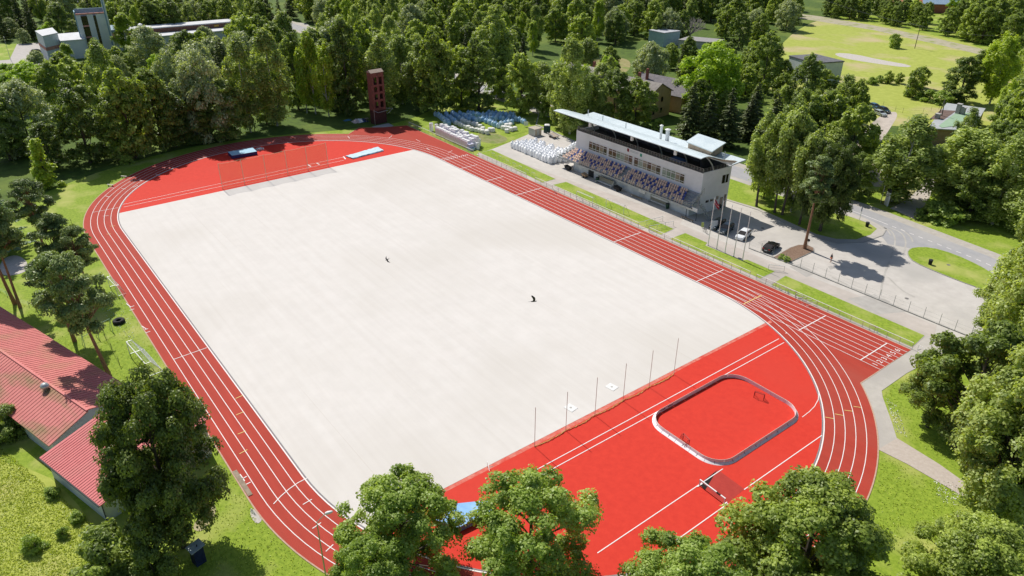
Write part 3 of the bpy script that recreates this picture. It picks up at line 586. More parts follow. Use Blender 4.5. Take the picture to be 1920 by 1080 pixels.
# ------------------------------------------------------------------ long red-roofed hall at the left edge
an_ = R(17.3); ca, sa = math.cos(an_), math.sin(an_)
def AN(a, n): return (a * ca - n * sa, a * sa + n * ca)
RR = ribbed('red_sheet_roof', (.56, .175, .165), (.62, .21, .19), (.50, .22, .16), 2.6, .5, .0, 'X')
moss = mat('mossy_red_roof', (.54, .17, .155), (.60, .205, .18), 1.2, .6, 0, .4, c3=(.27, .19, .09), scale2=.55, stretch=(.25, .6, 1))
HW = mat('hall_wall', (.50, .55, .55), (.60, .64, .63), 1, .9, 0, .1, c3=(.46, .5, .5), scale2=.4)
p = AN(34, -104.8); HB = thing('sports_hall', 'long low white hall under a pinkish red sheet roof, mossy on one slope', 'building', (0, 0, 0), an_)
q = MB(); q.box(-15, 33.6, -109.2, -98.7, 0, 2.85); q.add([(33.6, -109.2, 2.85), (33.6, -98.7, 2.85), (33.6, -104.8, 4.55), (33.4, -109.2, 2.85), (33.4, -98.7, 2.85), (33.4, -104.8, 4.55)], [(0, 1, 2), (5, 4, 3)]); q.build('wall', HW, HB)
def ribs(mb, a0, a1, n0, z0, n1, z1, st=.6):
    k = a0
    while k < a1:
        mb.add([(k - .03, n0, z0), (k + .03, n0, z0), (k + .03, n1, z1), (k - .03, n1, z1), (k - .03, n0, z0 + .05), (k + .03, n0, z0 + .05), (k + .03, n1, z1 + .05), (k - .03, n1, z1 + .05)], [(4, 5, 6, 7), (0, 1, 5, 4), (1, 2, 6, 5), (2, 3, 7, 6), (3, 0, 4, 7)]); k += st
q = MB(); ribs(q, -14.8, 33.8, -104.6, 4.74, -98.35, 2.96); q.slab([[(a, -104.82, 4.8), (a, -98.3, 2.95)] for a in (-15, 10, 33.9)], .12); q.build('roof', RR, HB)
q = MB(); ribs(q, -14.8, 34.2, -109.75, 2.96, -105.0, 4.72); q.slab([[(a, -109.8, 2.95), (a, -104.78, 4.8)] for a in (-15, 10, 34.3)], .12); q.build('roof', moss, HB)
q = MB(); q.box(-15, 34.2, -104.95, -104.65, 4.78, 4.90); q.build('ridge_cap', RR, HB)
gv = G(84, 725, 5); vx = 38.6
ga, gn = gv.x * ca + gv.y * sa, -gv.x * sa + gv.y * ca
q = MB(); q.lathe([(.35, 0), (.35, .45), (.5, .5), (.5, .7), (.36, .95), (.02, 1.08)], 18, (ga, gn, 4.45)); q.build('roof_vent', GALV, HB, smooth=True)
AX = thing('hall_annex', 'lean-to annex with clean red sheet roof at the end of the hall', 'building', (0, 0, 0), an_)
q = MB(); q.box(36.0, 47.4, -110.9, -98.2, 0, 2.8); q.build('wall', HW, AX)
q = MB(); ribs(q, 35.8, 47.9, -111.3, 2.96, -98.05, 5.69, .4); q.slab([[(a, -111.35, 2.95), (a, -98.0, 5.7)] for a in (35.4, 48.0)], .12); q.build('roof', ribbed('red_sheet_roof_clean', (.56, .165, .16), (.61, .19, .185), (.54, .19, .175), 2.6, .5, 0, 'X'), AX)
q = MB(); q.box(36.0, 47.4, -98.3, -98.18, 2.8, 5.55); q.add([(47.41, -110.9, 2.8), (47.41, -98.2, 2.8), (47.41, -98.2, 5.5)], [(0, 1, 2)]); q.add([(35.99, -110.9, 2.8), (35.99, -98.2, 5.5), (35.99, -98.2, 2.8)], [(0, 1, 2)]); q.build('gable', HW, AX)
q = MB(); q.bar((47.5, -111.0, 0), (47.5, -111.0, 2.9), .06); q.bar((35.6, -111.45, 2.9), (48.0, -111.45, 2.9), .08); q.build('gutter', DARKM, AX)
# ------------------------------------------------------------------ far buildings
CW = mat('far_white_wall', (.58, .61, .62), (.66, .68, .69), .5, .9); CWB = mat('far_blue_wall', (.22, .34, .42), (.28, .40, .48), .6, .9); CR = mat('far_salmon', (.48, .22, .18), (.54, .27, .22), .8, .9)
FRF = mat('far_roof', (.50, .51, .52), (.60, .61, .62), .4, .8)
# fire station tower: two splayed white slabs with salmon bands and glazing between, sloped rim
g = G(187, 100); FT = thing('station_tower', 'tall slanted white tower with blue side and salmon window bands', 'tower', (g.x, g.y, 0), R(-8))
H = HT(187, 100, 24)
q = MB()
for y0, y1 in ((-5.0, -3.4), (-1.2, .9), (1.9, 5.0)): q.box(2.6, 3.0, y0, y1, 0, H - (0 if y0 > 0 else 0))
q.build('front_slab', CW, FT)
q = MB(); q.box(-3, 3.0, 5.02, 5.5, 0, H + 6); q.box(-3, -2.6, -5, 5, 0, H + 1.6); q.box(-2.6, 3.0, -5.4, -5.02, 0, H + 1.2); q.build('side_slab', CWB, FT)
q = MB(); q.box(-3.1, 3.4, 5.5, 6.0, 0, H + 7); q.build('edge_slab', CW, FT)
for k in range(5):
    z = H - 4.5 - k * 4.2
    q = MB(); q.box(2.45, 2.75, -3.4, -1.2, z, z + .6); q.build('band', CR, FT)
    q = MB(); q.box(2.4, 2.6, -3.4, -1.2, z + .6, z + 4); q.build('window', GT[1], FT)
q = MB(); q.box(2.4, 2.6, .9, 1.9, 0, H - .5); q.build('window', GT[1], FT)
q = MB(); q.box(2.3, 3.1, -5.0, 5.0, H, H + .5); q.box(-2.6, 2.3, -5, 5, H - 1.8, H - 1.6); q.build('rim', CR, FT)
q = MB(); [q.bar((-2.5, y, H + 4.5), (3.2, y, H + 5.5 + .3 * y), .12) for y in (-3, -1, 1, 3)]; q.build('roof_frame', DARKM, FT)
# station block to the left, with white roof
def block(name, label, cat, pts, z1, wallm, roofm, par=.35, loc=None, windows=()):
    c = sum((Vector((p[0], p[1], 0)) for p in pts), Vector()) / len(pts); t = thing(name, label, cat, (c.x, c.y, 0)); lp = [(p[0] - c.x, p[1] - c.y) for p in pts]
    MB().prism(lp, 0, z1).build('wall', wallm, t); cc = [(x * 1.03, y * 1.03) for x, y in lp]; MB().prism(cc, z1 + .01, z1 + par).build('roof', roofm, t); return t, lp
A = G(90, 112, 0); B_ = G(160, 112, 0)
bp = [tuple(p.xy) for p in px((80, 106), (94, 117), (121, 110), (111, 99))]; hb = HT(94, 117, 68)
t, lp = block('station_block', 'white two-storey block with salmon stripe beside the slanted tower', 'building', bp, hb, CW, FRF)
q = MB()
for i in (0, 1):
    (x0, y0), (x1, y1) = lp[i], lp[(i + 1) % 4]; d = Vector((x1 - x0, y1 - y0)).normalized(); n = Vector((d.y, -d.x)) * (.08 if (Vector((d.y, -d.x)).dot(Vector((x0 + x1, y0 + y1))) > 0) else -.08); q.add([(x0 + n.x, y0 + n.y, hb * .45), (x1 + n.x, y1 + n.y, hb * .45), (x1 + n.x, y1 + n.y, hb * .58), (x0 + n.x, y0 + n.y, hb * .58)], [(0, 1, 2, 3), (3, 2, 1, 0)])
q.build('stripe', CR, t)
t, lp = block('station_wing', 'low white wing with flat bright roof left of the slanted tower', 'building', [tuple(p.xy) for p in px((123, 112), (168, 108), (160, 94), (113, 98))], hb * .72, CW, FRF)
t, lp = block('salmon_block', 'salmon walled block with blue roof at the slanted tower\'s foot', 'building', [tuple(p.xy) for p in px((206, 98), (228, 94), (232, 84), (210, 86))], 7, CR, mat('blue_hip_roof', (.12, .2, .26), (.17, .26, .33), 1, .6), 1.2)
# long low garages with two-level roof
gl_ = G(365, 84); LG = thing('garage_row', 'very long low brick garage row with two pale flat roofs', 'building', (gl_.x - 9, gl_.y, 0), R(86))
q = MB(); q.box(-32, 34, -7, 7, 0, 4.2); q.build('wall', CW, LG)
q = MB(); q.box(-33, 35, -8, .5, 4.21, 4.6); q.build('roof', FRF, LG)
q = MB(); q.box(-33, 32, .5, 7, 4.2, 6.4); q.build('upper_wall', mat('garage_brick', (.16, .08, .06), (.22, .12, .09), 1.5, .9), LG)
q = MB(); q.box(-34, 33, .2, 8.5, 6.41, 6.8); q.build('upper_roof', FRF, LG)
for k in range(6): q = MB(); q.box(8 + k * 4, 10 + k * 4, .42, .49, 5.1, 5.9); q.build('window', GT[1] if k != 1 else mat('amber_glass', (.5, .3, .05), (.6, .38, .08)), LG)
for x in (-22, -17): q = MB(); q.lathe([(.4, 0), (.4, .8), (.9, .9), (.9, 1.3), (.1, 1.7)], 10, (x, 4, 6.8)); q.build('roof_fan', WHITE, LG)
# houses between wood and grandstand
def house(name, label, cx, cy, rz, lx, ly, hw, hr, wm, rm_, wins=(), chim=(), cat='house', over=.5):
    t = thing(name, label, cat, (cx, cy, 0), rz); q = MB(); q.box(-lx, lx, -ly, ly, 0, hw); q.add([(lx, -ly, hw), (lx, ly, hw), (lx, 0, hr), (-lx, -ly, hw), (-lx, ly, hw), (-lx, 0, hr)], [(0, 1, 2), (5, 4, 3)]); q.build('wall', wm, t)
    k = (hr - hw) / ly * over
    q = MB(); q.slab([[(x, -ly - over, hw - k + .1), (x, 0, hr + .1)] for x in (-lx - over, lx + over)], .14); q.slab([[(x, 0, hr + .1), (x, ly + over, hw - k + .1)] for x in (-lx - over, lx + over)], .14); rf = q.build('roof', rm_, t)
    for (x, y, z) in chim: MB().box(x - .35, x + .35, y - .35, y + .35, hw, z).build('chimney', mat('chimney_brick', (.22, .08, .06), (.3, .12, .09), 3, .9), rf)
    for (ax, s, a, z) in wins:
        fr = MB(); gl = MB()
        if ax == 'x': e = s * (lx + .03); fr.box(min(e, e - .04 * s), max(e, e - .04 * s) + .0, a - .6, a + .6, z, z + 1.6); gl.box(min(e, e + .03 * s), max(e, e + .03 * s), a - .48, a + .48, z + .1, z + 1.5)
        else: e = s * (ly + .03); fr.box(a - .6, a + .6, min(e, e - .04 * s), max(e, e - .04 * s), z, z + 1.6); gl.box(a - .48, a + .48, min(e, e + .03 * s), max(e, e + .03 * s), z + .1, z + 1.5)
        w = fr.build('window', wins_frame, t); gl.build('pane', GT[1], w)
    return t
wins_frame = mat('brown_window_frame', (.36, .2, .1), (.42, .26, .14), 2)
YB = mat('yellow_brick', (.46, .30, .15), (.54, .37, .20), 1.2, .9, 0, .2); GRF = mat('grey_shingle_roof', (.20, .18, .165), (.29, .265, .24), 1.2, .9, 0, .3)
gg = G(1228, 222)
house('brick_house', 'two-storey yellow brick house with grey roof behind the grandstand', -6.2, 70.2, R(6), 12, 5.5, 7.2, 10, YB, GRF, wins=[('x', 1, a, z) for a in (-2.4, 1.2) for z in (1.3, 4.5)] + [('y', -1, a, z) for a in (9, 5, 1) for z in (1.3, 4.5)], chim=[(3, 1.5, 11.5)])
house('shingle_house', 'low house with broad grey roof hidden by birches left of the brick house', -26, 72, R(6), 9, 6, 5.5, 9.5, YB, mat('pale_shingle', (.30, .28, .25), (.4, .37, .34), 1.2, .9), chim=[(2, 1, 11), (5, 1, 11)])
house('back_house', 'grey roofed house with brick chimney tucked behind the yellow brick house', -3, 84, R(8), 9, 5, 5.2, 8.6, YB, mat('dark_shingle', (.15, .14, .15), (.22, .2, .21), 1.2, .9), chim=[(-6, -2, 10.5)])
g = G(1243, 84); block('blue_shed', 'small blue-grey flat topped hut near the bare dead tree', 'shed', [(g.x - 5, g.y - 4), (g.x + 4, g.y - 4.5), (g.x + 4.5, g.y + 5), (g.x - 5, g.y + 5)], 5.6, mat('shed_blue', (.30, .42, .44), (.38, .5, .52), 1, .8), mat('shed_roof', (.36, .37, .4), (.46, .47, .5), 1, .8))
g = G(1300, 92); block('ruined_shed', 'long low shed with grey felt roof beside the blue-grey hut', 'shed', [(g.x - 5, g.y - 4), (g.x + 8, g.y + 3), (g.x + 6, g.y + 12), (g.x - 8, g.y + 6)], 3.2, CONC, mat('felt_roof', (.24, .23, .23), (.32, .31, .3), .8, .9))
g = G(1525, 160); t, lp = block('white_house', 'white flat-roofed house at the meadow edge, half hidden by trees', 'house', [(g.x - .5, g.y - 1.0), (g.x + 3.6, g.y + 10), (g.x - 9, g.y + 13), (g.x - 13, g.y + 3)], 7.2, mat('white_house_wall', (.46, .52, .52), (.56, .6, .6), 1, .9), mat('dark_flat_roof', (.10, .10, .11), (.17, .17, .18), 1, .9), .4)
g = G(1755, 22); house('gabled_house', 'red brick house with pale blue roof and white gable at the top right', g.x, g.y, R(40), 9, 6, 5, 9.5, mat('red_brick', (.3, .1, .07), (.38, .14, .1), 1, .9), mat('blue_roof', (.3, .42, .55), (.38, .5, .62), 1, .5), wins=[('x', 1, a, 5.5) for a in (-1.5, 1.5)])
g = G(1715, 14); house('terracotta_house', 'house with orange tiled roof beside the pale blue roof', g.x - 12, g.y - 8, R(35), 7, 5, 3, 6, mat('cream_wall', (.5, .45, .38), (.58, .53, .45), 1, .9), mat('orange_tiles', (.42, .16, .09), (.5, .22, .13), 1.5, .8))
# low building with patched green and brown roof
zr = 4.6; P4 = [G(*p, zr) for p in ((1775, 193), (1848, 203), (1822, 245), (1740, 240))]
t = thing('patched_roof_building', 'low building with patched grey, green and brown flat roof', 'building', (P4[0].x, P4[0].y, 0)); lp = [(p.x - P4[0].x, p.y - P4[0].y) for p in P4]
q = MB(); q.prism([(x * .98, y * .98) for x, y in lp], 0, zr - .3); q.build('wall', mat('tan_wall', (.3, .2, .15), (.38, .27, .2), 1, .9), t)
q = MB(); q.prism(lp, zr - .28, zr); q.build('roof', mat('grey_felt', (.33, .35, .36), (.4, .42, .43), .6, .9), t)
def rp_(u0): return [(G(*p, zr).x - P4[0].x, G(*p, zr).y - P4[0].y) for p in u0]
MB().prism(rp_([(1764, 206), (1793, 208), (1770, 224), (1742, 224)]), zr + .01, zr + .04).build('roof_patch', mat('brown_felt', (.12, .08, .065), (.17, .12, .1), .8, .9), t)
MB().prism(rp_([(1793, 211), (1826, 212), (1822, 224), (1792, 236), (1766, 240), (1760, 236)]), zr + .05, zr + .08).build('roof_patch', mat('green_felt', (.24, .36, .24), (.3, .42, .29), .8, .9), t)
for u, v, h_ in ((1795, 213, 2.6), (1804, 214, 1.8), (1757, 222, 1.2)):
    c = G(u, v, zr); q = MB(); q.box(c.x - P4[0].x - .5, c.x - P4[0].x + .5, c.y - P4[0].y - .5, c.y - P4[0].y + .5, zr + .03, zr + h_); q.box(c.x - P4[0].x - .65, c.x - P4[0].x + .65, c.y - P4[0].y - .65, c.y - P4[0].y + .65, zr + h_, zr + h_ + .15); q.build('chimney', CONC, t)
# ------------------------------------------------------------------ railings along the straight
def railing(p, q, lab, cat='railing', h=1.1, step=2.0, mesh=True, grp='railings beside the running track', mid=True):
    p = Vector(p[:2]); q = Vector(q[:2]); d = q - p; l = d.length; t = thing('track_railing', lab, cat, (p.x, p.y, 0), math.atan2(d.y, d.x), grp)
    n = max(1, round(l / step))
    r = MB(); r.bar((0, 0, h), (l, 0, h), .05, n=6); r.build('top_rail', WHITE, t)
    r = MB(); r.bar((0, 0, .12), (l, 0, .12), .02, n=4)
    if mid: r.bar((0, 0, .6), (l, 0, .6), .02, n=4)
    if mesh:
        k = 0
        while k * .25 < l: r.bar((k * .25, 0, .12), (k * .25, 0, h), .006, n=3); k += 1
        for z in (.3, .45, .75, .9): r.bar((0, 0, z), (l, 0, z), .006, n=3)
    r.build('mesh_panel', GALV, t)
    r = MB(); r.bar((0, 0, 0), (0, 0, h + .02), .035, n=6); po = r.build('post', GALV, t)
    for i in range(1, n + 1): o = link(po.copy()); o.parent = t; o.location = (l * i / n, 0, 0)
    return t
W8 = 8.75
railing((3.4, W8), (22.6, W8), 'white topped mesh railing segment left of the first gap, farthest along the straight')
railing((25.8, W8), (58.2, W8), 'longest white topped mesh railing before the two small goals')
railing((58.2, W8), (58.9, 15.0), 'short railing turning from the track towards the promenade', mesh=False)
railing((61.1, W8), (84.6, W8), 'white topped mesh railing in front of the five flagpoles')
railing((85.9, W8), (113, W8), 'white topped mesh railing ending at the lane numbers')
railing((60.6, 9.1), (61.9, 14.8), 'short railing on the near side of the gate gap', mesh=False)
railing((-30.5, W8), (-12, W8), 'green mesh railing between tower and wrapped pallets', mid=False)
railing((-11.5, 6.9 + 1.7), (1.2, 8.75), 'white railing in front of the wrapped pallets')
railing((84.9, 13.6), (87.0, 15.2), 'small free-standing barrier at the promenade end of the second gap', mesh=False)
# ------------------------------------------------------------------ chain-link fence of the car park, other fences
def postfence(pts, lab, h, step, name='chain_link_fence', cat='fence', m=GALV, base=True, wires=(.3, .9, 1.5)):
    p0 = Vector((pts[0][0], pts[0][1])); t = thing(name, lab, cat, (p0.x, p0.y, 0)); post = None; wr = MB(); bs = MB()
    for i in range(len(pts) - 1):
        a = Vector(pts[i][:2]) - p0; b = Vector(pts[i + 1][:2]) - p0; l = (b - a).length; n = max(1, round(l / step))
        for k in range(n + (1 if i == len(pts) - 2 else 0)):
            c = a + (b - a) * k / n
            if post is None: post = MB().bar((0, 0, 0), (0, 0, h), .035, n=6).build('post', m, t); post.location = (c.x, c.y, 0)
            else: o = link(post.copy()); o.parent = t; o.location = (c.x, c.y, 0)
        for z in wires: wr.bar((a.x, a.y, z), (b.x, b.y, z), .008, n=3)
        ang = math.atan2(b.y - a.y, b.x - a.x); c = (a + b) / 2
        if base: bs.box(c.x - l / 2, c.x + l / 2, c.y - .09, c.y + .09, 0, .16, ang, (c.x, c.y))
    wr.build('wire', m, t)
    if base: bs.build('kerb_base', KERB, t)
    return t
postfence([G(1404, 466), G(1472, 492), G(1500, 503), G(1760, 609), G(1850, 645)], 'low wire fence on a kerb between promenade and car park', 2.0, 2.4, m=mat('fence_green_grey', (.16, .19, .17), (.22, .25, .23), 5, .6))
postfence([G(1655, 200), G(1678, 209), G(1692, 212), G(1730, 213), G(1760, 205)], 'old wooden posts along the meadow edge by the parked cars', 1.6, 4.5, 'wooden_post_fence', m=mat('post_wood', (.05, .045, .04), (.09, .08, .07)), base=False)
t_ = mat('green_tube', (.2, .34, .27), (.27, .42, .34), 4, .5)
postfence([G(0, 546), G(28, 565), G(55, 575)], 'pale green low tube fence below the twin pine trunks', 1.0, 2.5, 'tube_fence', m=t_, base=False, wires=(.3, .5, .7, .9))
postfence([(48, -84), (30, -84), (10, -84), (-10, -80)], 'sagging wire fence on the grass left of the track', 1.4, 5, 'wire_fence', m=DARKM, base=False)
# ------------------------------------------------------------------ flagpoles and flag
fp = None
for i, (u, v, ut, vt) in enumerate(((1327.5, 460.5, 1338, 372), (1343.5, 467.5, 1354, 381), (1359, 475, 1373, 387), (1375.5, 481.5, 1388, 393), (1392, 489, 1405, 406))):
    g = G(u, v); h = HT(u, v, vt); lab = ['white flagpole flying the only flag', 'bare white flagpole next to the one flying the flag', 'bare white flagpole, middle one of the five', 'bare white flagpole in front of the white car', 'bare flagpole nearest the black car, shortest looking of the five'][i]
    if fp is None:
        fp = thing('flagpole', lab, 'flagpole', g, 0, 'five white flagpoles before the car park'); MB().bar((0, 0, 0), (0, 0, 9.5), .09, .05, 8).build('pole', WHITE, fp); MB().lathe([(.14, 0), (.14, .12)], 10).build('base', CONC, fp); MB().lathe([(.02, 9.5), (.09, 9.58), (.02, 9.66)], 8).build('finial', WHITE, fp); fp['h'] = 9.5
        fpo = fp
    else: dup(fp, g, label=lab)
del fp['h']
g = G(1327.5, 460.5); fl_ = thing('flag', 'dark red flag with white stripe hanging from the first flagpole', 'flag', (g.x, g.y, 7.2), R(40))
gr = []
for i in range(9):
    s = i / 8; gr.append([(.08 + s * .9 + .05 * math.sin(j * 1.3 + s * 3), .16 * math.sin(s * 7 + j * .4), 2.1 - j * .13 - s * 1.15 + .05 * math.sin(s * 8)) for j in range(8)])
mbf = MB(); R1 = mat('flag_red', (.22, .015, .03), (.3, .02, .04), 3); 
for cols, mm in (((0, 1, 2, 3), R1), ((3, 4), WHITE), ((4, 5, 6, 7), R1)):
    mbf.use(mm); mbf.slab([[r_[j] for j in cols] for r_ in gr], .01)
mbf.build('cloth', None, fl_)
# ------------------------------------------------------------------ goals, hurdles, throwing nets
def netlines(mb, A, B, Cc, D, nu, nv, r=.008):
    A, B, Cc, D = map(Vector, (A, B, Cc, D))
    for i in range(nu + 1): s = i / nu; mb.bar(A + (B - A) * s, D + (Cc - D) * s, r, n=3)
    for j in range(nv + 1): s = j / nv; mb.bar(A + (D - A) * s, B + (Cc - B) * s, r, n=3)
def goal(p, q, h, depth, lab, grp=None, topd=.6, r=.05, m=WHITE, nm=None, side=1, net=True, name='football_goal'):
    p = Vector(p[:2]); q = Vector(q[:2]); d = q - p; l = d.length; t = thing(name, lab, 'goal', (p.x, p.y, 0), math.atan2(d.y, d.x), grp); s = side
    MB().bar((0, 0, h), (l, 0, h), r, n=8).build('crossbar', m, t)
    for x in (0, l): MB().bar((x, 0, 0), (x, 0, h), r, n=8).build('post', m, t)
    k = MB()
    for x in (0, l): k.bar((x, 0, .03), (x, s * depth, .03), r * .7); k.bar((x, s * topd, h), (x, s * depth, .03), r * .6); k.bar((x, 0, h), (x, s * topd, h), r * .6)
    k.bar((0, s * depth, .03), (l, s * depth, .03), r * .7); k.bar((0, s * topd, h), (l, s * topd, h), r * .4); k.build('back_frame', GALV if m is WHITE else m, t)
    if net:
        k = MB(); st = .22; netlines(k, (0, s * topd, h), (l, s * topd, h), (l, s * depth, .03), (0, s * depth, .03), int(l / st), int(depth / st) + 3); netlines(k, (0, 0, h), (l, 0, h), (l, s * topd, h), (0, s * topd, h), int(l / st), 2)
        for x in (0, l): netlines(k, (x, 0, h), (x, s * topd, h), (x, s * depth, .03), (x, 0, .03), 4, int(h / st))
        k.build('net', nm or mat('net_white', (.6, .62, .6), (.7, .72, .7), 8, .7), t)
    return t
g1, g2 = G(244, 669), G(278, 708)
b1 = G(243.5, 664); b2 = G(279, 706)
goal(b1, b2, 2.1, 1.9, 'white football goal with net on the grass beside the left straight', r=.06, side=1, topd=.7)
for (u0, v0, u1, v1, h, lab) in ((1081, 374, 1111, 387, 1.9, 'white barred small goal behind the railing, left of the two'), (1136, 389, 1169, 402, 1.9, 'white barred small goal behind the railing, right of the two')):
    goal(G(u0, v0), G(u1, v1), h, 1.5, lab, 'small goals on the verge before the grandstand', side=1, topd=.4, net=False)
# goal on the left in deep shade behind the pine
goal(G(206, 538), G(222, 555), 1.9, 1.2, 'white goal frame half hidden behind the leaning pine', side=1, topd=.5)
RIR = mat('red_frame', (.26, .03, .03), (.34, .05, .045), 4, .5); NR = mat('net_dark', (.10, .02, .02), (.16, .04, .04), 8, .8)
goal(G(1413, 746), G(1431, 752), 1.0, .65, 'small red floorball goal at the upper end of the rink', 'floorball goals in the rink', topd=.25, r=.04, m=RIR, nm=NR, name='floorball_goal')
goal(G(1291, 838), G(1280, 826), 1.1, .7, 'small red floorball goal at the lower end of the rink', 'floorball goals in the rink', topd=.25, r=.04, m=RIR, nm=NR, name='floorball_goal')
def hurdle(u, v, rz, lab, wd=1.2, h=.9, grp='steel hurdles beside the track'):
    g = G(u, v); t = thing('hurdle', lab, 'hurdle', (g.x, g.y, .06), rz, grp); MB().box(-.02, .02, -wd / 2, wd / 2, h - .08, h).build('bar', WHITE, t)
    for y in (-wd / 2, wd / 2): q = MB(); q.bar((0, y, 0), (0, y, h - .03), .025, n=5); q.bar((0, y, .02), (.65, y, .02), .025, n=5); q.build('leg', GALV, t)
    return t
for i, (u, v, a, lab) in enumerate(((1454, 540, 100, 'hurdle just beyond the second gap in the railing'), (1470, 548, 100, 'hurdle second from the gap in the railing'), (1484, 554, 100, 'hurdle third from the gap in the railing'), (1497, 562, 100, 'hurdle fourth from the gap, close to the tipped ones'),
        (1503, 567, 150, 'tipped hurdle leaning over the outer lane edge, left one'), (1513, 572, 150, 'tipped hurdle leaning over the outer lane edge, middle one'), (1522, 576, 150, 'tipped hurdle leaning over the outer lane edge, right one'),
        (1636, 622, 100, 'single hurdle behind the railing near the lane numbers'), (1726, 661, 70, 'lone hurdle standing on the grey end path'), (1039, 361, 60, 'lone hurdle on the track beside the first gap'), (1321, 483, 100, 'hurdle lying against the railing before the flagpoles'))):
    g = G(u, v); hurdle(u, v, R(a), lab)
for i, (u, v) in enumerate(((925, 300), (938, 306), (951, 313), (964, 319), (976, 325), (988, 331), (1000, 337))):
    hurdle(u, v - 6, R(92), 'steel hurdle stored behind the farthest railing segment', grp='hurdles stored behind the farthest railing')
hurdle(916, 886, R(62), 'thin white hurdle at the lower edge of the pale field', wd=1.7, h=.95)
# seven ball-stop posts each end
PB = mat('net_post', (.50, .47, .38), (.58, .55, .45), 4, .6); YR = mat('yellow_net', (.46, .34, .10), (.54, .42, .14), 4, .7)
def ballstop(x, ys, raised, lab, name):
    t = thing('ball_stop_net', lab, 'net', (x, ys[0], .07)); h = 5.9; po = MB().bar((0, 0, 0), (0, 0, h), .035 if not raised else .06, n=6).build('post', PB if not raised else mat('wood_post', (.5, .42, .28), (.6, .52, .36), 4), t)
    for y in ys[1:]: o = link(po.copy()); o.parent = t; o.location = (0, y - ys[0], 0)
    if raised:
        k = MB(); rp_ = MB()
        for i in range(len(ys) - 1):
            a, b = ys[i] - ys[0], ys[i + 1] - ys[0]; n = 12
            tops = [(0.0 - .35 * math.sin(math.pi * j / n), a + (b - a) * j / n, h - .25 * math.sin(math.pi * j / n)) for j in range(n + 1)]
            bots = [(0.02, a + (b - a) * j / n, .12) for j in range(n + 1)]
            vs = []; 
            for j in range(n + 1):
                for m_ in range(9): s = m_ / 8; vs.append(tuple(Vector(tops[j]) * (1 - s) + Vector(bots[j]) * s + Vector((-.3 * math.sin(math.pi * s) * math.sin(math.pi * j / n), 0, 0))))
            k.add(vs, [(j * 9 + m_, (j + 1) * 9 + m_, (j + 1) * 9 + m_ + 1, j * 9 + m_ + 1) for j in range(n) for m_ in range(8)])
            rp_.path(tops, .03, 4); rp_.path(bots, .03, 4)
        NET = bpy.data.materials.new('orange_mesh'); NET.use_nodes = True; b_ = NET.node_tree.nodes['Principled BSDF']; b_.inputs['Base Color'].default_value = (.46, .24, .06, 1); b_.inputs['Roughness'].default_value = .8; b_.inputs['Alpha'].default_value = .2
        k.build('net', NET, t); rp_.build('rope', mat('rope', (.5, .42, .26), (.6, .5, .33)), t)
    else:
        k = MB(); rn = random.Random(4)
        for i in range(len(ys) - 1):
            a, b = ys[i] - ys[0], ys[i + 1] - ys[0]
            for j in range(3): k.path([(.0 + rn.uniform(-.06, .1) + .18 * math.sin(math.pi * m_ / 14) * rn.uniform(.6, 1.6), a + (b - a) * m_ / 14, .03 + rn.uniform(0, .14)) for m_ in range(15)], .022, 4)
        k.build('lowered_net', YR, t)
    return t
gy = [G(u, v) for u, v in ((1002.5, 838.7), (1060.5, 808), (1115.5, 780), (1167.5, 752), (1217, 727), (1263.5, 703))]
ballstop(96.3, [p.y for p in gy], False, 'six thin tall posts with lowered yellow net along the near field edge', 'a')
gy = [G(u, v) for u, v in ((419.5, 357), (462, 349), (501, 338), (540, 329), (578, 321), (614, 312))]
ballstop(-11.9, [p.y for p in gy], True, 'raised orange ball stop net on six posts at the far field edge', 'b')
# ------------------------------------------------------------------ floorball rink boards
RW = mat('rink_board', (.74, .73, .76), (.80, .79, .82), 2, .5); cxr, cyr = (100.9 + 112.2) / 2, (-34.25 - 17.2) / 2; hx, hy, rr_ = 5.65, 8.5, 2.7
rink = thing('rink_boards', 'rounded white floorball rink boards standing on the bright red area', 'rink', (cxr, cyr, .07), 0)
per = []
for (sx, sy, a0) in ((1, 1, 0), (-1, 1, 90), (-1, -1, 180), (1, -1, 270)):
    for k in range(9): a = R(a0 + 90 * k / 8); per.append(((hx - rr_) * sx + rr_ * math.cos(a), (hy - rr_) * sy + rr_ * math.sin(a)))
per.append(per[0])
cum = [0]
for i in range(len(per) - 1): cum.append(cum[-1] + math.dist(per[i], per[i + 1]))
def pat(s):
    s %= cum[-1]
    for i in range(len(per) - 1):
        if s <= cum[i + 1]: f = (s - cum[i]) / (cum[i + 1] - cum[i]); return Vector((per[i][0] + (per[i + 1][0] - per[i][0]) * f, per[i][1] + (per[i + 1][1] - per[i][1]) * f))
nb = 24; pl = cum[-1] / nb
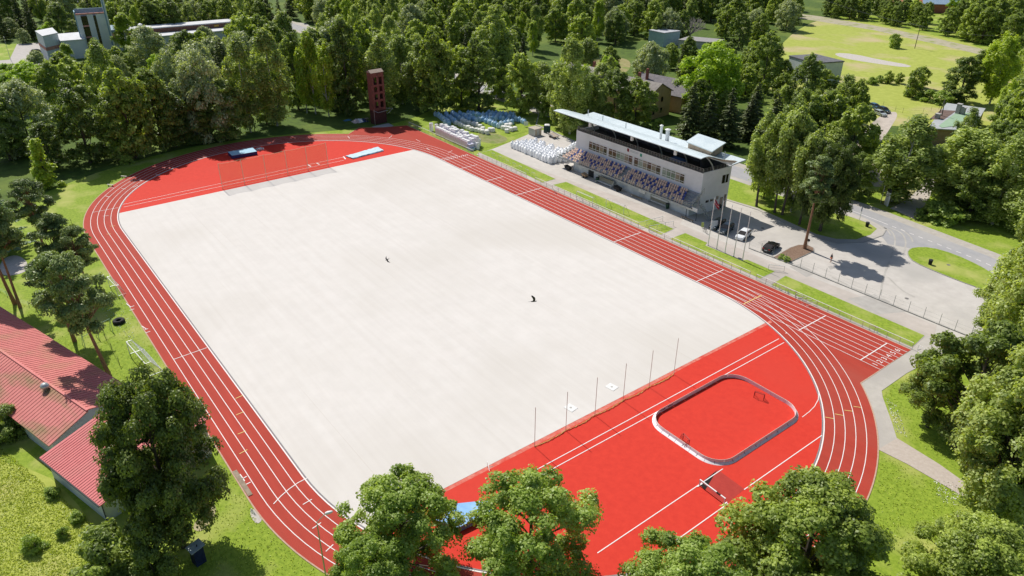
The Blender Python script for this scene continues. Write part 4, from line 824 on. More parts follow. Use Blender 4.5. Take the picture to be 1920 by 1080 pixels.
for k in range(nb):
    q = MB(); m_ = 6; vs = []
    for j in range(m_ + 1):
        s = k * pl + .02 + (pl - .04) * j / m_; c = pat(s); tt = (pat(s + .05) - pat(s - .05)).normalized(); n_ = Vector((tt.y, -tt.x))
        for (o_, z) in ((.40, .0), (.10, .20), (.04, .5), (-.03, .5), (-.035, .0)): vs.append((c.x + n_.x * o_, c.y + n_.y * o_, z))
    fs = [(j * 5 + i, j * 5 + (i + 1) % 5, (j + 1) * 5 + (i + 1) % 5, (j + 1) * 5 + i) for j in range(m_) for i in range(5)] + [(4, 3, 2, 1, 0), tuple(range(m_ * 5, m_ * 5 + 5))]
    q.add(vs, fs); bo = q.build('board', RW, rink)
    c = pat((k + .5) * pl); tt = (pat((k + .5) * pl + .05) - pat((k + .5) * pl - .05)).normalized(); n_ = Vector((tt.y, -tt.x))
    q = MB(); q.bar((c.x + n_.x * .05, c.y + n_.y * .05, .35), (c.x + n_.x * .34, c.y + n_.y * .34, .0), .018, n=4); q.bar((c.x + n_.x * .05, c.y + n_.y * .05, .02), (c.x + n_.x * .34, c.y + n_.y * .34, .01), .018, n=4); q.build('brace', DARKM, bo)
rl = MB().path([(p[0], p[1], .52) for p in per], .03, 5); rl.build('top_rail', mat('rink_rail', (.6, .52, .45), (.7, .62, .55), 3), rink)
for (y, n_) in ((-7.0 + 1.0, 1), (-4.6, 2)):
    q = MB(); [q.box(-hx - .05, -hx - .041, y + i * .24, y + .16 + i * .24, .2, .38) for i in range(4)]; q.build('lettering', mat('board_letters', (.15, .03, .06) if n_ == 1 else (.03, .03, .05)), rink)
    q = MB(); [q.box(-hx + .041, -hx + .05, y + i * .24, y + .16 + i * .24, .2, .38) for i in range(4)]; q.build('lettering', mat('board_letters', (.15, .03, .06)), rink)
# steeplechase barrier and water jump
p, q_ = G(1310.5, 911), G(1358, 947); d = q_ - p; l = d.length
sb = thing('steeplechase_barrier', 'white steeplechase beam with black stripe over the dark water jump pit', 'barrier', (p.x, p.y, .07), math.atan2(d.y, d.x))
q = MB(); 
for a, b, m in ((0, .42, WHITE), (.42, .66, WHITE), (.66, .82, BLACK), (.82, 1.0, WHITE)): q.use(m); q.box(a * l, b * l, -.07, .07, .76, .91)
q.build('beam', None, sb)
for x in (.05, l - .05): q = MB(); q.box(x - .06, x + .06, -.05, .05, 0, .76); q.box(x - .06, x + .06, -.35, .5, 0, .06); q.build('leg', WHITE, sb)
sheet('water_jump_mat', px((1311, 908), (1345, 881), (1396, 918), (1360, 947)), .072, mat('pit_red', (.34, .03, .022), (.40, .04, .028), 1, .8))
sheet('water_jump_opening_shade', px((1311, 909), (1344, 883), (1322, 920)), .078, mat('pit_shade_black', (.012, .008, .008), (.02, .014, .014), 3, .9))  # no real hole: the pit opening's shade painted as a flat near-black sheet
# ------------------------------------------------------------------ landing mats
def matt(pts, h, lab, top, side, z=.07, name='landing_mat', parts=1):
    c = sum(pts, Vector()) / len(pts); t = thing(name, lab, 'mat', (c.x, c.y, z)); lp = [(p.x - c.x, p.y - c.y) for p in pts]
    MB().prism(lp, .06, h).build('foam_block', side, t); MB().prism([(x * .995, y * .995) for x, y in lp], h, h + .03).build('top_cover', top, t); return t, lp
LB = mat('light_blue_vinyl', (.30, .52, .66), (.38, .60, .73), 1.5, .45); NV = mat('navy_vinyl', (.02, .03, .13), (.035, .05, .18), 2, .5)
z1 = .9
t, lp = matt([G(*p, z1) for p in ((427, 285), (474, 277), (482, 284), (435, 292))], z1 - .07, 'thick blue high jump mat with navy sides at the far bend', LB, NV)
g = G(482, 282); tt_ = thing('white_planks', 'small stack of white planks leaning at the high jump mat end', 'planks', (g.x, g.y, .07)); q = MB(); [q.box(-.7, .7, -.1 + i * .42, .12 + i * .42, 0, .3 + .1 * (i % 2), R(8 * i)) for i in range(4)]; q.build('plank', WHITE, tt_)
t, lp = matt(px((648, 294), (708, 277), (720, 284), (662, 299)), .10, 'flat pale blue wrinkled cover over the long jump pit, dark edged', LB, NV, name='pit_cover')
gr = []
A_, B_, C_, D_ = [Vector((x, y, 0)) for x, y in lp]; rn = random.Random(2)
for i in range(15):
    s = i / 14; gr.append([tuple((A_ * (1 - s) + B_ * s) * (1 - (.06 + .88 * j / 6)) + (D_ * (1 - s) + C_ * s) * (.06 + .88 * j / 6) + Vector((0, 0, .20 + rn.uniform(0, .12)))) for j in range(7)])
MB().slab(gr, .04).build('wrinkled_sheet', mat('pale_sheet', (.42, .60, .68), (.56, .70, .76), 1.2, .5), t)
t, lp = matt([G(*p, .8) for p in ((815, 974), (848, 945), (915, 938), (925, 958), (858, 990))], .73, 'sky blue pole vault mats half hidden behind the two ash trees', mat('sky_blue_vinyl', (.16, .36, .66), (.26, .47, .74), .8, .5), mat('sky_blue_side', (.10, .2, .36), (.14, .26, .45), 2), name='vault_mat')
# tyre, exercise bars, small hut, plank
g = G(223.5, 605); ty = thing('tractor_tyre', 'big black tractor tyre lying on the grass beside the track', 'tyre', (g.x, g.y, 0)); MB().lathe([(.36, .05), (.50, 0), (.78, 0), (.86, .12), (.86, .42), (.76, .55), (.52, .55), (.36, .46), (.36, .05)], 28).build('tyre', BLACK, ty, smooth=False)
q = MB(); [q.box(.84, .89, -.04, .04, .08, .46, 0) for _ in range(1)]
for i in range(20): a = i * 2 * math.pi / 20; q.bar((.86 * math.cos(a), .86 * math.sin(a), .1), (.86 * math.cos(a + .08), .86 * math.sin(a + .08), .46), .035, n=4)
q.build('tread', BLACK, ty)
eb = thing('exercise_bars', 'pale green pull-up bars on bent legs in the pine shade', 'exercise bars', (G(180, 637).x, G(180, 637).y, 0)); o_ = G(180, 637)
for (u, v) in ((160, 648), (186, 633), (212, 620)):
    g = G(u, v) - o_; MB().bar((g.x - .5, g.y - .3, 0), (g.x, g.y, 2.1), .04).bar((g.x + .5, g.y - .1, 0), (g.x, g.y, 2.1), .04).build('leg', t_, eb)
ga_, gb_, gc_ = [G(*p) - o_ for p in ((160, 648), (186, 633), (212, 620))]
MB().bar((gb_.x, gb_.y, 2.1), (gc_.x, gc_.y, 2.1), .035).build('bar', t_, eb); MB().bar((ga_.x, ga_.y, 1.5), (gb_.x, gb_.y, 1.5), .035).build('bar', t_, eb)
g = G(374, 1053); tb_ = thing('tool_box', 'dark blue hut with tilted pale metal lid under the big maple', 'hut', (g.x, g.y, 0), R(12)); tb_.scale = (.85, .85, .95); MB().box(-.6, .6, -.6, .6, 0, 2.1).build('body', mat('navy_box', (.01, .02, .06), (.02, .035, .09), 2), tb_); MB().slab([[(x, -.85, 2.15), (x, .85, 2.35)] for x in (-.75, .75)], .06).build('lid', mat('tin_lid', (.5, .58, .6), (.62, .7, .72), 3, .35, .3), tb_); MB().lathe([(.07, 2.2), (.07, 2.5)], 8, (.2, .1, 0)).build('vent', DARKM, tb_)
a, b = G(440, 884), G(470, 930); d = b - a; MBp = MB().box(0, d.length, -.25, .25, 0, .14); tpl = thing('pit_board', 'long grey timber board along the near left track edge', 'board', (a.x, a.y, 0), math.atan2(d.y, d.x)); MBp.build('board', WOODM, tpl)
# long pale sticks on the ground by the far left bend
for (u, v, u2, v2, lab) in ((202, 349, 213, 350, 'pale low bench at the left bend edge, nearer one'), (228, 333, 238, 334, 'pale low bench at the left bend edge, farther one')):
    a, b = G(u, v), G(u2, v2); d = b - a; t = thing('low_bench', lab, 'bench', (a.x, a.y, 0), math.atan2(d.y, d.x), 'low benches at the left bend'); MB().box(0, d.length, -.15, .15, .4, .46).build('seat', mat('pale_wood', (.45, .43, .38), (.55, .53, .47)), t)
    for x in (.2, d.length - .2): MB().box(x - .05, x + .05, -.12, .12, 0, .4).build('leg', GALV, t)
# ------------------------------------------------------------------ lamp, poles, signs
def lamp(u, v, vt, lab, arm=(.55, .5), head=True):
    g = G(u, v); h = HT(u, v, vt); t = thing('street_lamp', lab, 'street lamp', (g.x, g.y, 0)); MB().bar((0, 0, 0), (0, 0, h - 1.1), .09, .05, 8).build('pole', GALV, t); MB().bar((0, 0, h - 1.1), (arm[0], arm[1], h - .1), .04, .035, 6).build('arm', GALV, t)
    q = MB(); q.lathe([(.02, 0), (.13, .05), (.16, .3), (.12, .6), (.02, .75)], 12); hd = q.build('lamp_head', WHITE, t, smooth=True); hd.location = (arm[0] * .95, arm[1] * .95, h - .12); hd.rotation_euler = Vector((arm[0], arm[1], .25)).to_track_quat('Z', 'Y').to_euler(); return t
lamp(616, 1110, 957, 'tall grey lamp post with white oval head over the near left bend', (.45, .75))
lamp(1651, 380, 300, 'thin tall lamp post behind the white advertising pylon', (.4, .8))
lamp(20, 112, 68, 'thin lamp post at the far left yard beside the lawn', (.5, 0))
lamp(318, 57, 28, 'thin lamp post behind the very long garage row', (.3, 0))
def upole(name, u, v, vt, lab, cross=True, r=.16):
    g = G(u, v); h = HT(u, v, vt); t = thing(name, lab, 'utility pole', (g.x, g.y, 0)); MB().bar((0, 0, 0), (0, 0, h), r, r * .7, 8).build('pole', mat('tarred_wood', (.06, .05, .04), (.12, .1, .08), 4), t)
    if cross: MB().box(-1.2, 1.2, -.06, .06, h - .5, h - .36).build('crossarm', DARKM, t); MB().box(-.06, .06, -1.1, 1.1, h - .9, h - .78).build('crossarm', DARKM, t)
    return g, h, t
g, h, t = upole('utility_pole', 1715, 91, 46, 'dark utility pole with crossarms standing in the meadow')
t = thing('power_line', 'sagging power line crossing the meadow to the dark pole', 'power line', (g.x, g.y, 0)); e1 = G(1540, 40) - g; e2 = G(1850, 118) - g
for k, o in enumerate((-.8, .8)):
    q = MB()
    for e in (e1, e2): q.path([(e.x * s + o, e.y * s, h - .3 + (10.5 - h) * s - 6 * s * (1 - s) * .6) for s in [i / 12 for i in range(13)]], .035, 3)
    q.build('wire', DARKM, t)
g = G(1754, 246, 0); top = G(1772, 193, 9); t = thing('a_frame_pole', 'old double A-frame wooden pole in front of the patched roof', 'utility pole', (g.x, g.y, 0)); d = Vector((top.x - g.x, top.y - g.y, 9)); wm_ = mat('grey_wood', (.14, .13, .11), (.2, .19, .16))
for o in (-.9, .9): MB().bar((o, 0, 0), (d.x * .3, d.y * .3, 9.2), .15, .12).build('leg', wm_, t)
g = G(1661, 385); t = thing('advert_pylon', 'white advertising pylon with dark top standing by the road', 'sign', (g.x, g.y, 0), R(-35)); MB().box(-.6, .6, -.15, .15, 0, 3.0).build('panel', WHITE, t); MB().box(-.6, .6, -.15, .15, 3.0, 3.7).build('top_panel', DARKM, t)
q = MB(); [q.box(-.3, .3, -.165, -.151, 2.3 - i * .35, 2.5 - i * .35) for i in range(2)]; q.build('emblem', mat('pylon_print', (.2, .22, .24), (.26, .28, .3)), t)
g = G(1672, 378); t = thing('concrete_post', 'pale stubby concrete post right of the advertising pylon', 'post', (g.x, g.y, 0)); MB().box(-.18, .18, -.18, .18, 0, 1.9).build('post', mat('pale_green_post', (.4, .44, .38), (.5, .54, .47)), t)
g = G(1611, 414); t = thing('traffic_sign', 'dark blue square road sign on a thin post at the junction', 'sign', (g.x, g.y, .1), R(-50)); MB().bar((0, 0, 0), (0, 0, 2.9), .04).build('post', GALV, t); MB().box(-.35, .35, -.04, -.01, 2.0, 2.9).build('panel', mat('sign_blue', (.03, .045, .09), (.05, .07, .13)), t)
g = G(1513, 466); t = thing('traffic_sign', 'small round dark sign in the flower bed by the pine', 'sign', (g.x, g.y, .1)); MB().bar((0, 0, 0), (0, 0, 1.7), .035).build('post', GALV, t); q = MB(); q.bar((0, -.03, 1.6), (0, .03, 1.6), .28, n=14); q.build('panel', DARKM, t)
g = G(1344, 470 - 10); g = G(1338, 432); t = thing('info_board', 'pale upright information board beside the parked bicycle', 'sign', (g.x, g.y, 0), R(60)); MB().box(-.6, .6, -.05, .05, .3, 2.1).build('panel', mat('pale_board', (.5, .54, .58), (.6, .64, .67)), t); MB().box(-.5, .5, -.04, .04, 0, .3).build('foot', GALV, t)
g = G(1308, 422); t = thing('green_sign', 'small green and yellow board by the corner sign posts', 'sign', (g.x + 1.5, g.y - .4, 0), R(30)); MB().box(-.25, .25, -.06, 0, .2, 1.2).build('panel', mat('yellow_green', (.3, .4, .1), (.45, .5, .15)), t); MB().bar((0, 0, 0), (0, 0, 1.1), .03).build('post', DARKM, t)
# bicycle
def bicycle(g, rz, lab):
    t = thing('bicycle', lab, 'bicycle', (g.x, g.y, .03), rz)
    for x in (-.5, .55):
        n = 18; q = MB(); q.path([(x + .33 * math.cos(i * 2 * math.pi / n), 0, .34 + .33 * math.sin(i * 2 * math.pi / n)) for i in range(n + 1)], .022, 5)
        for i in range(6): q.bar((x, 0, .34), (x + .32 * math.cos(i * 1.047), 0, .34 + .32 * math.sin(i * 1.047)), .005, n=3)
        q.build('wheel', BLACK, t)
    q = MB(); P = {'r': (-.5, 0, .34), 'b': (-.05, 0, .32), 's': (-.2, 0, .85), 'h': (.38, 0, .85), 'f': (.55, 0, .34)}
    for a, b in (('r', 'b'), ('r', 's'), ('b', 's'), ('b', 'h'), ('s', 'h'), ('h', 'f')): q.bar(P[a], P[b], .02)
    q.build('frame', DARKM, t); MB().box(-.32, -.08, -.06, .06, .88, .93).build('saddle', BLACK, t); MB().bar((.36, -.28, 1.0), (.36, .28, 1.0), .018).bar((.38, 0, .85), (.36, 0, 1.0), .018).build('handlebar', DARKM, t)
bicycle(G(1322, 437), R(160), 'dark bicycle standing by the info board and dark car')
# ------------------------------------------------------------------ cars
def car(g, rz, lab, paint, L=4.2, W=1.76, H=1.5, kind='hatch', grp=None, name='parked_car', wh=.31):
    t = thing(name, lab, 'car', (g.x, g.y, .035), rz, grp); hl = L / 2
    est = kind == 'estate'; sed = kind == 'coupe'
    if sed: prof = [(-hl, .42), (-hl, .86), (-hl + .55, .96), (-hl + 1.15, 1.02), (.62, .96), (hl - .5, .82), (hl - .05, .62), (hl, .4)]; cab = [(-hl + .45, .98), (-hl + 1.35, H - .05), (-.1, H), (.35, H - .05), (1.1, .96)]
    elif est: prof = [(-hl, .42), (-hl + .03, .95), (-hl + .6, 1.0), (.75, .98), (hl - .35, .86), (hl - .03, .62), (hl, .4)]; cab = [(-hl + .1, .98), (-hl + .4, H - .08), (-hl + 1.0, H), (.0, H), (.35, H - .05), (1.05, .97)]
    else: prof = [(-hl, .42), (-hl + .03, .95), (-hl + .5, 1.02), (.85, 1.0), (hl - .35, .88), (hl - .03, .64), (hl, .4)]; cab = [(-hl + .12, 1.0), (-hl + .55, H - .1), (-hl + 1.1, H), (.15, H - .02), (.4, H - .08), (1.15, 1.0)]
    lo = [(hl, .22), (-hl, .22)]
    def loft(pr, wfun, mb):
        n = len(pr); secs = (-1, -.86, .86, 1); vs = []
        for s in secs:
            for x, z in pr:
                y = s * wfun(x, z); e = .0 if abs(s) < 1 else .05
                vs.append((x * (1 - (.012 if abs(s) == 1 else 0)), y, z - e * (1 if z > .5 else -.5)))
        for a in range(3):
            for i in range(n): j = (i + 1) % n; mb.add([], []); mb.f.append(tuple(k + len(mb.v) * 0 for k in (a * n + i, a * n + j, (a + 1) * n + j, (a + 1) * n + i))); mb.m.append(mb.cur)
        mb.v = mb.v + vs; mb.f += [tuple(range(n)), tuple(range(4 * n - 1, 3 * n - 1, -1))]; mb.m += [mb.cur] * 2
    wb = lambda x, z: W / 2 * (1 - .10 * max(0, abs(x) / hl - .75) / .25)
    q = MB(); loft(prof + lo, wb, q); q.build('body', paint, t)
    wc = lambda x, z: W / 2 * (.93 if z < 1.1 else .76)
    q = MB(); loft(cab, wc, q); q.build('window', GT[1], t)
    q = MB(); rp_ = [(cab[1][0] + .1, H - .06), (cab[2][0], H + .012), (cab[-3][0], H + .012), (cab[-2][0] - .02, H - .03)]; vs = [(x, s * W / 2 * .74, z - .02) for s in (-1, 1) for x, z in rp_] + [(x, s * W / 2 * .5, z + .015) for s in (-1, 1) for x, z in rp_]; n = 4
    fs = [(i, i + 1, 8 + i + 1, 8 + i) for i in range(3)] + [(8 + i, 8 + i + 1, 12 + i + 1, 12 + i) for i in range(3)] + [(12 + i, 12 + i + 1, 4 + i + 1, 4 + i) for i in range(3)]; q.add(vs, fs)
    for s in (-1, 1):
        for (a, b) in ((0, 1), (len(cab) - 1, len(cab) - 2)): q.bar((cab[a][0], s * W / 2 * .93, cab[a][1]), (cab[b][0], s * W / 2 * .765, cab[b][1] - .02), .045, n=4)
        q.bar((cab[1][0], s * W / 2 * .765, cab[1][1] - .03), (cab[-2][0], s * W / 2 * .765, cab[-2][1] - .03), .04, n=4); mx_ = (cab[1][0] + cab[-2][0]) / 2 + .1; q.bar((mx_, s * W / 2 * .935, 1.0), (mx_, s * W / 2 * .765, H - .06), .035, n=4)
    q.build('roof', paint, t)
    for x in (-hl + .78, hl - .82):
        for s in (-1, 1):
            q = MB(); q.bar((x, s * (W / 2 - .2), wh), (x, s * (W / 2 + .012), wh), wh, n=18); wq = q.build('wheel', BLACK, t); q = MB(); q.bar((x, s * (W / 2 + .01), wh), (x, s * (W / 2 + .025), wh), wh * .62, n=14); q.build('rim', GALV, wq)
    for s in (-1, 1):
        MB().box(hl - .22, hl - .01, s * (W / 2 - .42) - .14, s * (W / 2 - .42) + .14, .62, .76).build('headlight', mat('headlight', (.6, .62, .65), (.7, .72, .75), 3, .15), t)
        MB().box(-hl - .012, -hl + .1, s * (W / 2 - .3) - .15, s * (W / 2 - .3) + .15, .72, .88).build('tail_light', mat('tail_red', (.3, .01, .01), (.4, .015, .015), 3, .2), t)
        MB().box(.72, .9, s * (W / 2 + .0) - .0, s * (W / 2 + .17), .98, 1.1).build('mirror', paint, t)
    MB().box(hl - .03, hl + .012, -.26, .26, .36, .48).build('number_plate', WHITE, t); MB().box(-hl - .012, -hl + .03, -.26, .26, .46, .58).build('number_plate', WHITE, t)
    return t
def paint(n, c): return mat('paint_' + n, c, tuple(min(.85, x * 1.06 + .002) for x in c), .6, .22, .0, spec=.6)
PW = paint('white', (.72, .74, .76)); PK = paint('black', (.010, .012, .013)); PD = paint('dark_grey', (.03, .035, .04)); PG2 = paint('grey', (.10, .12, .13)); PS = paint('silver', (.34, .38, .38)); PB2 = paint('blue', (.03, .09, .16)); PGN = paint('dark_green', (.012, .035, .035))
def carat(u, v, ang, *a, **k): return car(G(u, v, .5), R(ang), *a, **k)
carat(1394, 441, 283, 'white hatchback parked behind the flagpoles at the shadow edge', PW, L=4.2, H=1.5)
carat(1361, 429, 283, 'grey estate car in the shade, between white car and info board', PG2, L=4.4, H=1.45, kind='estate')
carat(1345, 421, 283, 'dark green estate car deep in the grandstand shade', PGN, L=4.5, H=1.45, kind='estate')
carat(1446, 463, 100, 'shiny black coupe parked alone beside the flower bed', PK, L=4.5, H=1.38, kind='coupe')
carat(1650, 213, -22, 'silver estate car on the dirt yard nearest the camera', PS, L=4.6, H=1.45, kind='estate')
carat(1657, 207, -24, 'dark teal car on the dirt yard, middle of three', PGN, L=4.6, H=1.5, kind='estate')
carat(1640, 200, -24, 'blue car on the dirt yard under the tree edge, farthest of three', PB2, L=4.5, H=1.45, kind='hatch')
for u, v, c, lab, k in ((70, 97, PK, 'black van-like car at the far left yard, farthest of its row', 'hatch'), (67, 105, PB2, 'blue car second in the far left yard row', 'estate'), (70, 110, PD, 'dark grey car third in the far left yard row', 'estate'), (76, 115, PS, 'silver car nearest in the far left yard row', 'estate')):
    carat(u, v, 80, lab, c, L=4.5, kind=k, grp='cars in the far left yard')
# flatbed trailer, shed boxes near the bags
g = G(1018, 262); g = G(1037, 257); tr = thing('flat_trailer', 'grey open flat trailer beside the dark green cabin', 'trailer', (g.x, g.y, 0), R(-15)); MB().box(-1.9, 1.9, -.9, .9, .55, .66).build('bed', mat('trailer_boards', (.3, .24, .2), (.4, .34, .28)), tr)
for s in (-1, 1): MB().box(-1.9, 1.9, s * .9 - .03, s * .9 + .03, .66, .95).build('side_board', GALV, tr); q = MB(); q.bar((.2, s * .98, .33), (.2, s * 1.14, .33), .33, n=14); q.build('wheel', BLACK, tr)
MB().bar((1.9, 0, .5), (3.2, 0, .45), .06).build('drawbar', GALV, tr)
g = G(1003, 253); tr = thing('utility_cabinet', 'beige metal cabinet with flat roof and three doors by the bags', 'cabinet', (g.x, g.y, 0), R(2)); BE = mat('cabinet_beige', (.40, .42, .38), (.5, .51, .46), 1.5, .7); MB().box(-1.3, 1.3, -1.2, 1.2, .1, 1.9).build('body', BE, tr); MB().box(-1.45, 1.45, -1.35, 1.35, 1.91, 2.05).build('roof', mat('cabinet_roof', (.38, .33, .27), (.46, .41, .34)), tr)
for i in range(3): MB().box(1.305, 1.33, -1.1 + i * .76, -.42 + i * .76, .2, 1.8).build('door', mat('door_tan', (.44, .37, .27), (.5, .43, .33)) if i != 1 else BE, tr)
g = G(1025.5, 249); tr = thing('portable_toilet', 'dark green cabin with white roof beside the beige cabinet', 'cabin', (g.x, g.y, 0), R(5)); MB().box(-.65, .65, -.65, .65, 0, 2.1).build('body', mat('cabin_green', (.015, .05, .045), (.025, .07, .06)), tr); MB().lathe([(1.0, 2.1), (.95, 2.25), (.5, 2.4), (.05, 2.42)], 4).build('roof', WHITE, tr); MB().box(.651, .67, -.4, .4, .1, 1.95).build('door', mat('door_green', (.02, .07, .06), (.03, .09, .08)), tr)
# ------------------------------------------------------------------ bulk bags, pallets
def bagmesh(name, rn, w, h, m, neck=True, slump=0.0):
    n = 12; prof = [(.80, 0), (.98, .08), (1.04, .35), (1.0, .7), (.9, .88), (.55, .98), (.18, 1.0)] if not neck else [(.82, 0), (1.0, .08), (1.05, .35), (.99, .62), (.80, .78), (.34, .90), (.26, 1.0), (.05, 1.0)]
    mb = MB(); vs = []
    for r, z in prof:
        for i in range(n):
            t = 2 * math.pi * i / n + .26; sq = 1 / max(abs(math.cos(t)), abs(math.sin(t))); k = (.55 + .45 * min(sq, 1.25)); rr = r * w / 2 * k * rn.uniform(.94, 1.06)
            vs.append((rr * math.cos(t) + slump * z * h, rr * math.sin(t), z * h * rn.uniform(.97, 1.03)))
    m_ = len(prof); fs = [(j * n + i, j * n + (i + 1) % n, (j + 1) * n + (i + 1) % n, (j + 1) * n + i) for j in range(m_ - 1) for i in range(n)] + [tuple(range(n - 1, -1, -1)), tuple(range((m_ - 1) * n, m_ * n))]
    return mb.add(vs, fs)
BW = mat('bag_white', (.84, .85, .87), (.88, .89, .90), 3, .6, 0, .3); BBL = mat('bag_blue', (.34, .50, .62), (.55, .67, .74), 1.5, .6, 0, .3); BBM = mat('bag_mid_blue', (.20, .38, .60), (.34, .52, .70), 1.5, .6, 0, .3); BCR = mat('bag_cream', (.72, .71, .66), (.80, .79, .75), 2, .7, 0, .3)
def bagset(lab, grp, m, spots, w, h, neck, seed, name='bulk_bag'):
    rn = random.Random(seed); vars_ = [bagmesh(name, rn, w, h, m, neck, rn.uniform(-.1, .1)) for _ in range(5)]; protos = []
    for i, (x, y, z) in enumerate(spots):
        if i < 5: o = vars_[i].build(name, m, None, smooth=False); protos.append(o)
        else: o = link(protos[rn.randrange(len(protos))].copy())
        o.location = (x, y, z); o.rotation_euler = (0, 0, rn.uniform(0, 6.3)); k = rn.uniform(.92, 1.08); o.scale = (k, k, rn.uniform(.92, 1.08)); tag(o, lab, 'bulk bag', grp)
sp = []; a = G(962, 277); b = G(1031, 306.5); dx = (b - a); n = 13
for r_ in range(6):
    for i in range(n + 1):
        p = a + dx * i / n; x = p.x + r_ * .35 + rnd.uniform(-.12, .12); y = p.y + r_ * 1.22 + rnd.uniform(-.12, .12)
        if r_ >= 4 and (i * 7 + r_) % 3 == 0: continue
        if r_ == 5 and i > 9: continue
        sp.append((x, y, .035))
for k in range(8): p = G(1040 + k * 5, 303 - k * 3.5); sp.append((p.x, p.y + 1, .035))
bagset('white bulk bag standing in the close rows on asphalt left of the grandstand', 'white bulk bags left of the grandstand', BW, sp, 1.2, 1.95, True, 3)
def rowbags(u0, v0, u1, v1, n, jit=.2):
    a, b = G(u0, v0), G(u1, v1); return [((a + (b - a) * i / max(1, n - 1)).x + rnd.uniform(-jit, jit), (a + (b - a) * i / max(1, n - 1)).y + rnd.uniform(-jit, jit), .05) for i in range(n)]
sp = rowbags(818, 218, 840, 232, 9) + rowbags(835, 218, 852, 232, 9) + rowbags(848, 217, 868, 230, 9) + rowbags(861, 217, 880, 229, 9) + rowbags(877, 221, 892, 231, 5) + rowbags(878, 216, 905, 222, 6) + rowbags(890, 229, 905, 228, 3)
sp2 = rowbags(898, 220, 940, 222, 7) + rowbags(905, 226, 930, 226, 5) + rowbags(918, 216, 962, 220, 8) + rowbags(912, 231, 935, 240, 6) + rowbags(928, 222, 955, 232, 6) + rowbags(950, 222, 985, 233, 7) + rowbags(940, 236, 960, 234, 4) + rowbags(835, 235, 842, 236, 2)
bagset('dull blue bulk bag in the diagonal rows at the wood edge', 'dull blue bags in rows at the wood edge', BBL, sp[::2] + sp2[1::2], 1.2, 1.55, True, 8)
bagset('bright blue bulk bag scattered between the paler ones at the wood edge', 'bright blue bags at the wood edge', BBM, sp[1::2] + sp2[0::2], 1.2, 1.6, True, 9)
sp = rowbags(852, 232, 885, 246, 7) + rowbags(868, 230, 900, 240, 6) + rowbags(893, 247, 912, 252, 4) + rowbags(905, 246, 912, 250, 2) + rowbags(944, 243, 960, 246, 4) + rowbags(950, 240, 958, 238, 3) + rowbags(951, 249, 966, 245, 2) + rowbags(918, 247, 923, 247, 2)
bagset('squat cream bag on the lawn between blue bags and wrapped pallets', 'squat cream bags on the lawn', BCR, sp, 1.25, 1.15, False, 10)
# film-wrapped pallet stacks
PWM = mat('stretch_film_white', (.76, .70, .76), (.84, .80, .84), 2.2, .4, 0, .3, stretch=(1, 1, 3)); PWW = mat('wrapped_white', (.74, .74, .74), (.82, .82, .82), 2.2, .4)
a = G(820, 253.5); b = G(877, 279); d = (b - a); ang = math.atan2(d.y, d.x); nn = Vector((-math.sin(ang), math.cos(ang), 0)); rn = random.Random(5); pr = None; cnt = 14
for r_ in range(3):
    for i in range(cnt):
        p = a + d * i / (cnt - 1) + nn * (1.3 * r_ + .2); hz = rn.uniform(1.08, 1.18) if r_ == 0 else rn.uniform(1.05, 1.5)
        if pr is None:
            q = MB().use(PWM); w_ = .52; q.prism([(-w_, -w_ + .08), (-w_ + .08, -w_), (w_ - .08, -w_), (w_, -w_ + .08), (w_, w_ - .08), (w_ - .08, w_), (-w_ + .08, w_), (-w_, w_ - .08)], .14, 1.72); q.use(PWW); q.prism([(-.4, -.44), (.42, -.4), (.44, .42), (-.42, .4)], 1.72, 1.95)
            pr = thing('wrapped_pallet', 'film wrapped white pallet stack in the long block behind the white railing', 'pallet', (0, 0, 0), 0, 'film wrapped pallets behind the white railing'); q.build('load', None, pr); q = MB(); [q.box(-.5, .5, y - .06, y + .06, 0, .14) for y in (-.42, 0, .42)]; q.build('pallet_base', WOODM, pr); o = pr
            o.location = (p.x, p.y, .05); o.rotation_euler = (0, 0, ang); o.scale = (1, 1, hz)
        else: dup(pr, (p.x, p.y, .05), ang + rn.uniform(-.04, .04), (1, 1, hz))
rl_ = None
for u, v, h_, w_, lab in ((809, 246, 2.3, .55, 'tall white film roll standing left of the wrapped pallets, leftmost'), (819, 247, 2.1, .5, 'tall white film roll second from left of the pallets'), (898, 274, 1.9, .5, 'white upright roll right of the pallets, farthest one'), (892, 277, 1.5, .55, 'white upright roll right of the pallets, short middle one'), (896, 280, 1.8, .45, 'white upright roll right of the pallets, nearest one')):
    g = G(u, v); t = thing('turf_roll', lab, 'roll', (g.x, g.y, .05), 0, 'upright white rolls by the pallets'); MB().lathe([(w_ * .95, 0), (w_, .1), (w_, h_ - .1), (w_ * .8, h_)], 16).build('roll', BW, t); MB().lathe([(w_ * .75, h_), (w_ * .75, h_ + .02), (.02, h_ + .02)], 12).build('core', CONC, t)
g = G(883, 281); t = thing('blue_crate_stack', 'pale blue stacked crates at the right end of the pallets', 'crates', (g.x, g.y, .05), ang); q = MB(); q.box(-.8, .8, -.8, .8, 0, .6); q.build('crate', BBL, t); q = MB(); q.box(-.8, .3, -.7, .8, .62, 1.5); q.build('crate', mat('crate_lilac', (.5, .5, .62), (.58, .58, .7)), t)
g = G(986, 238); t = thing('white_panel_sign', 'small tilted white panel at the right end of the blue bags', 'sign', (g.x, g.y, 0), R(50)); MB().box(-.6, .6, -.04, .04, .4, 1.5).build('panel', WHITE, t); MB().bar((0, .06, 0), (0, .06, 1.3), .03).build('post', GALV, t)
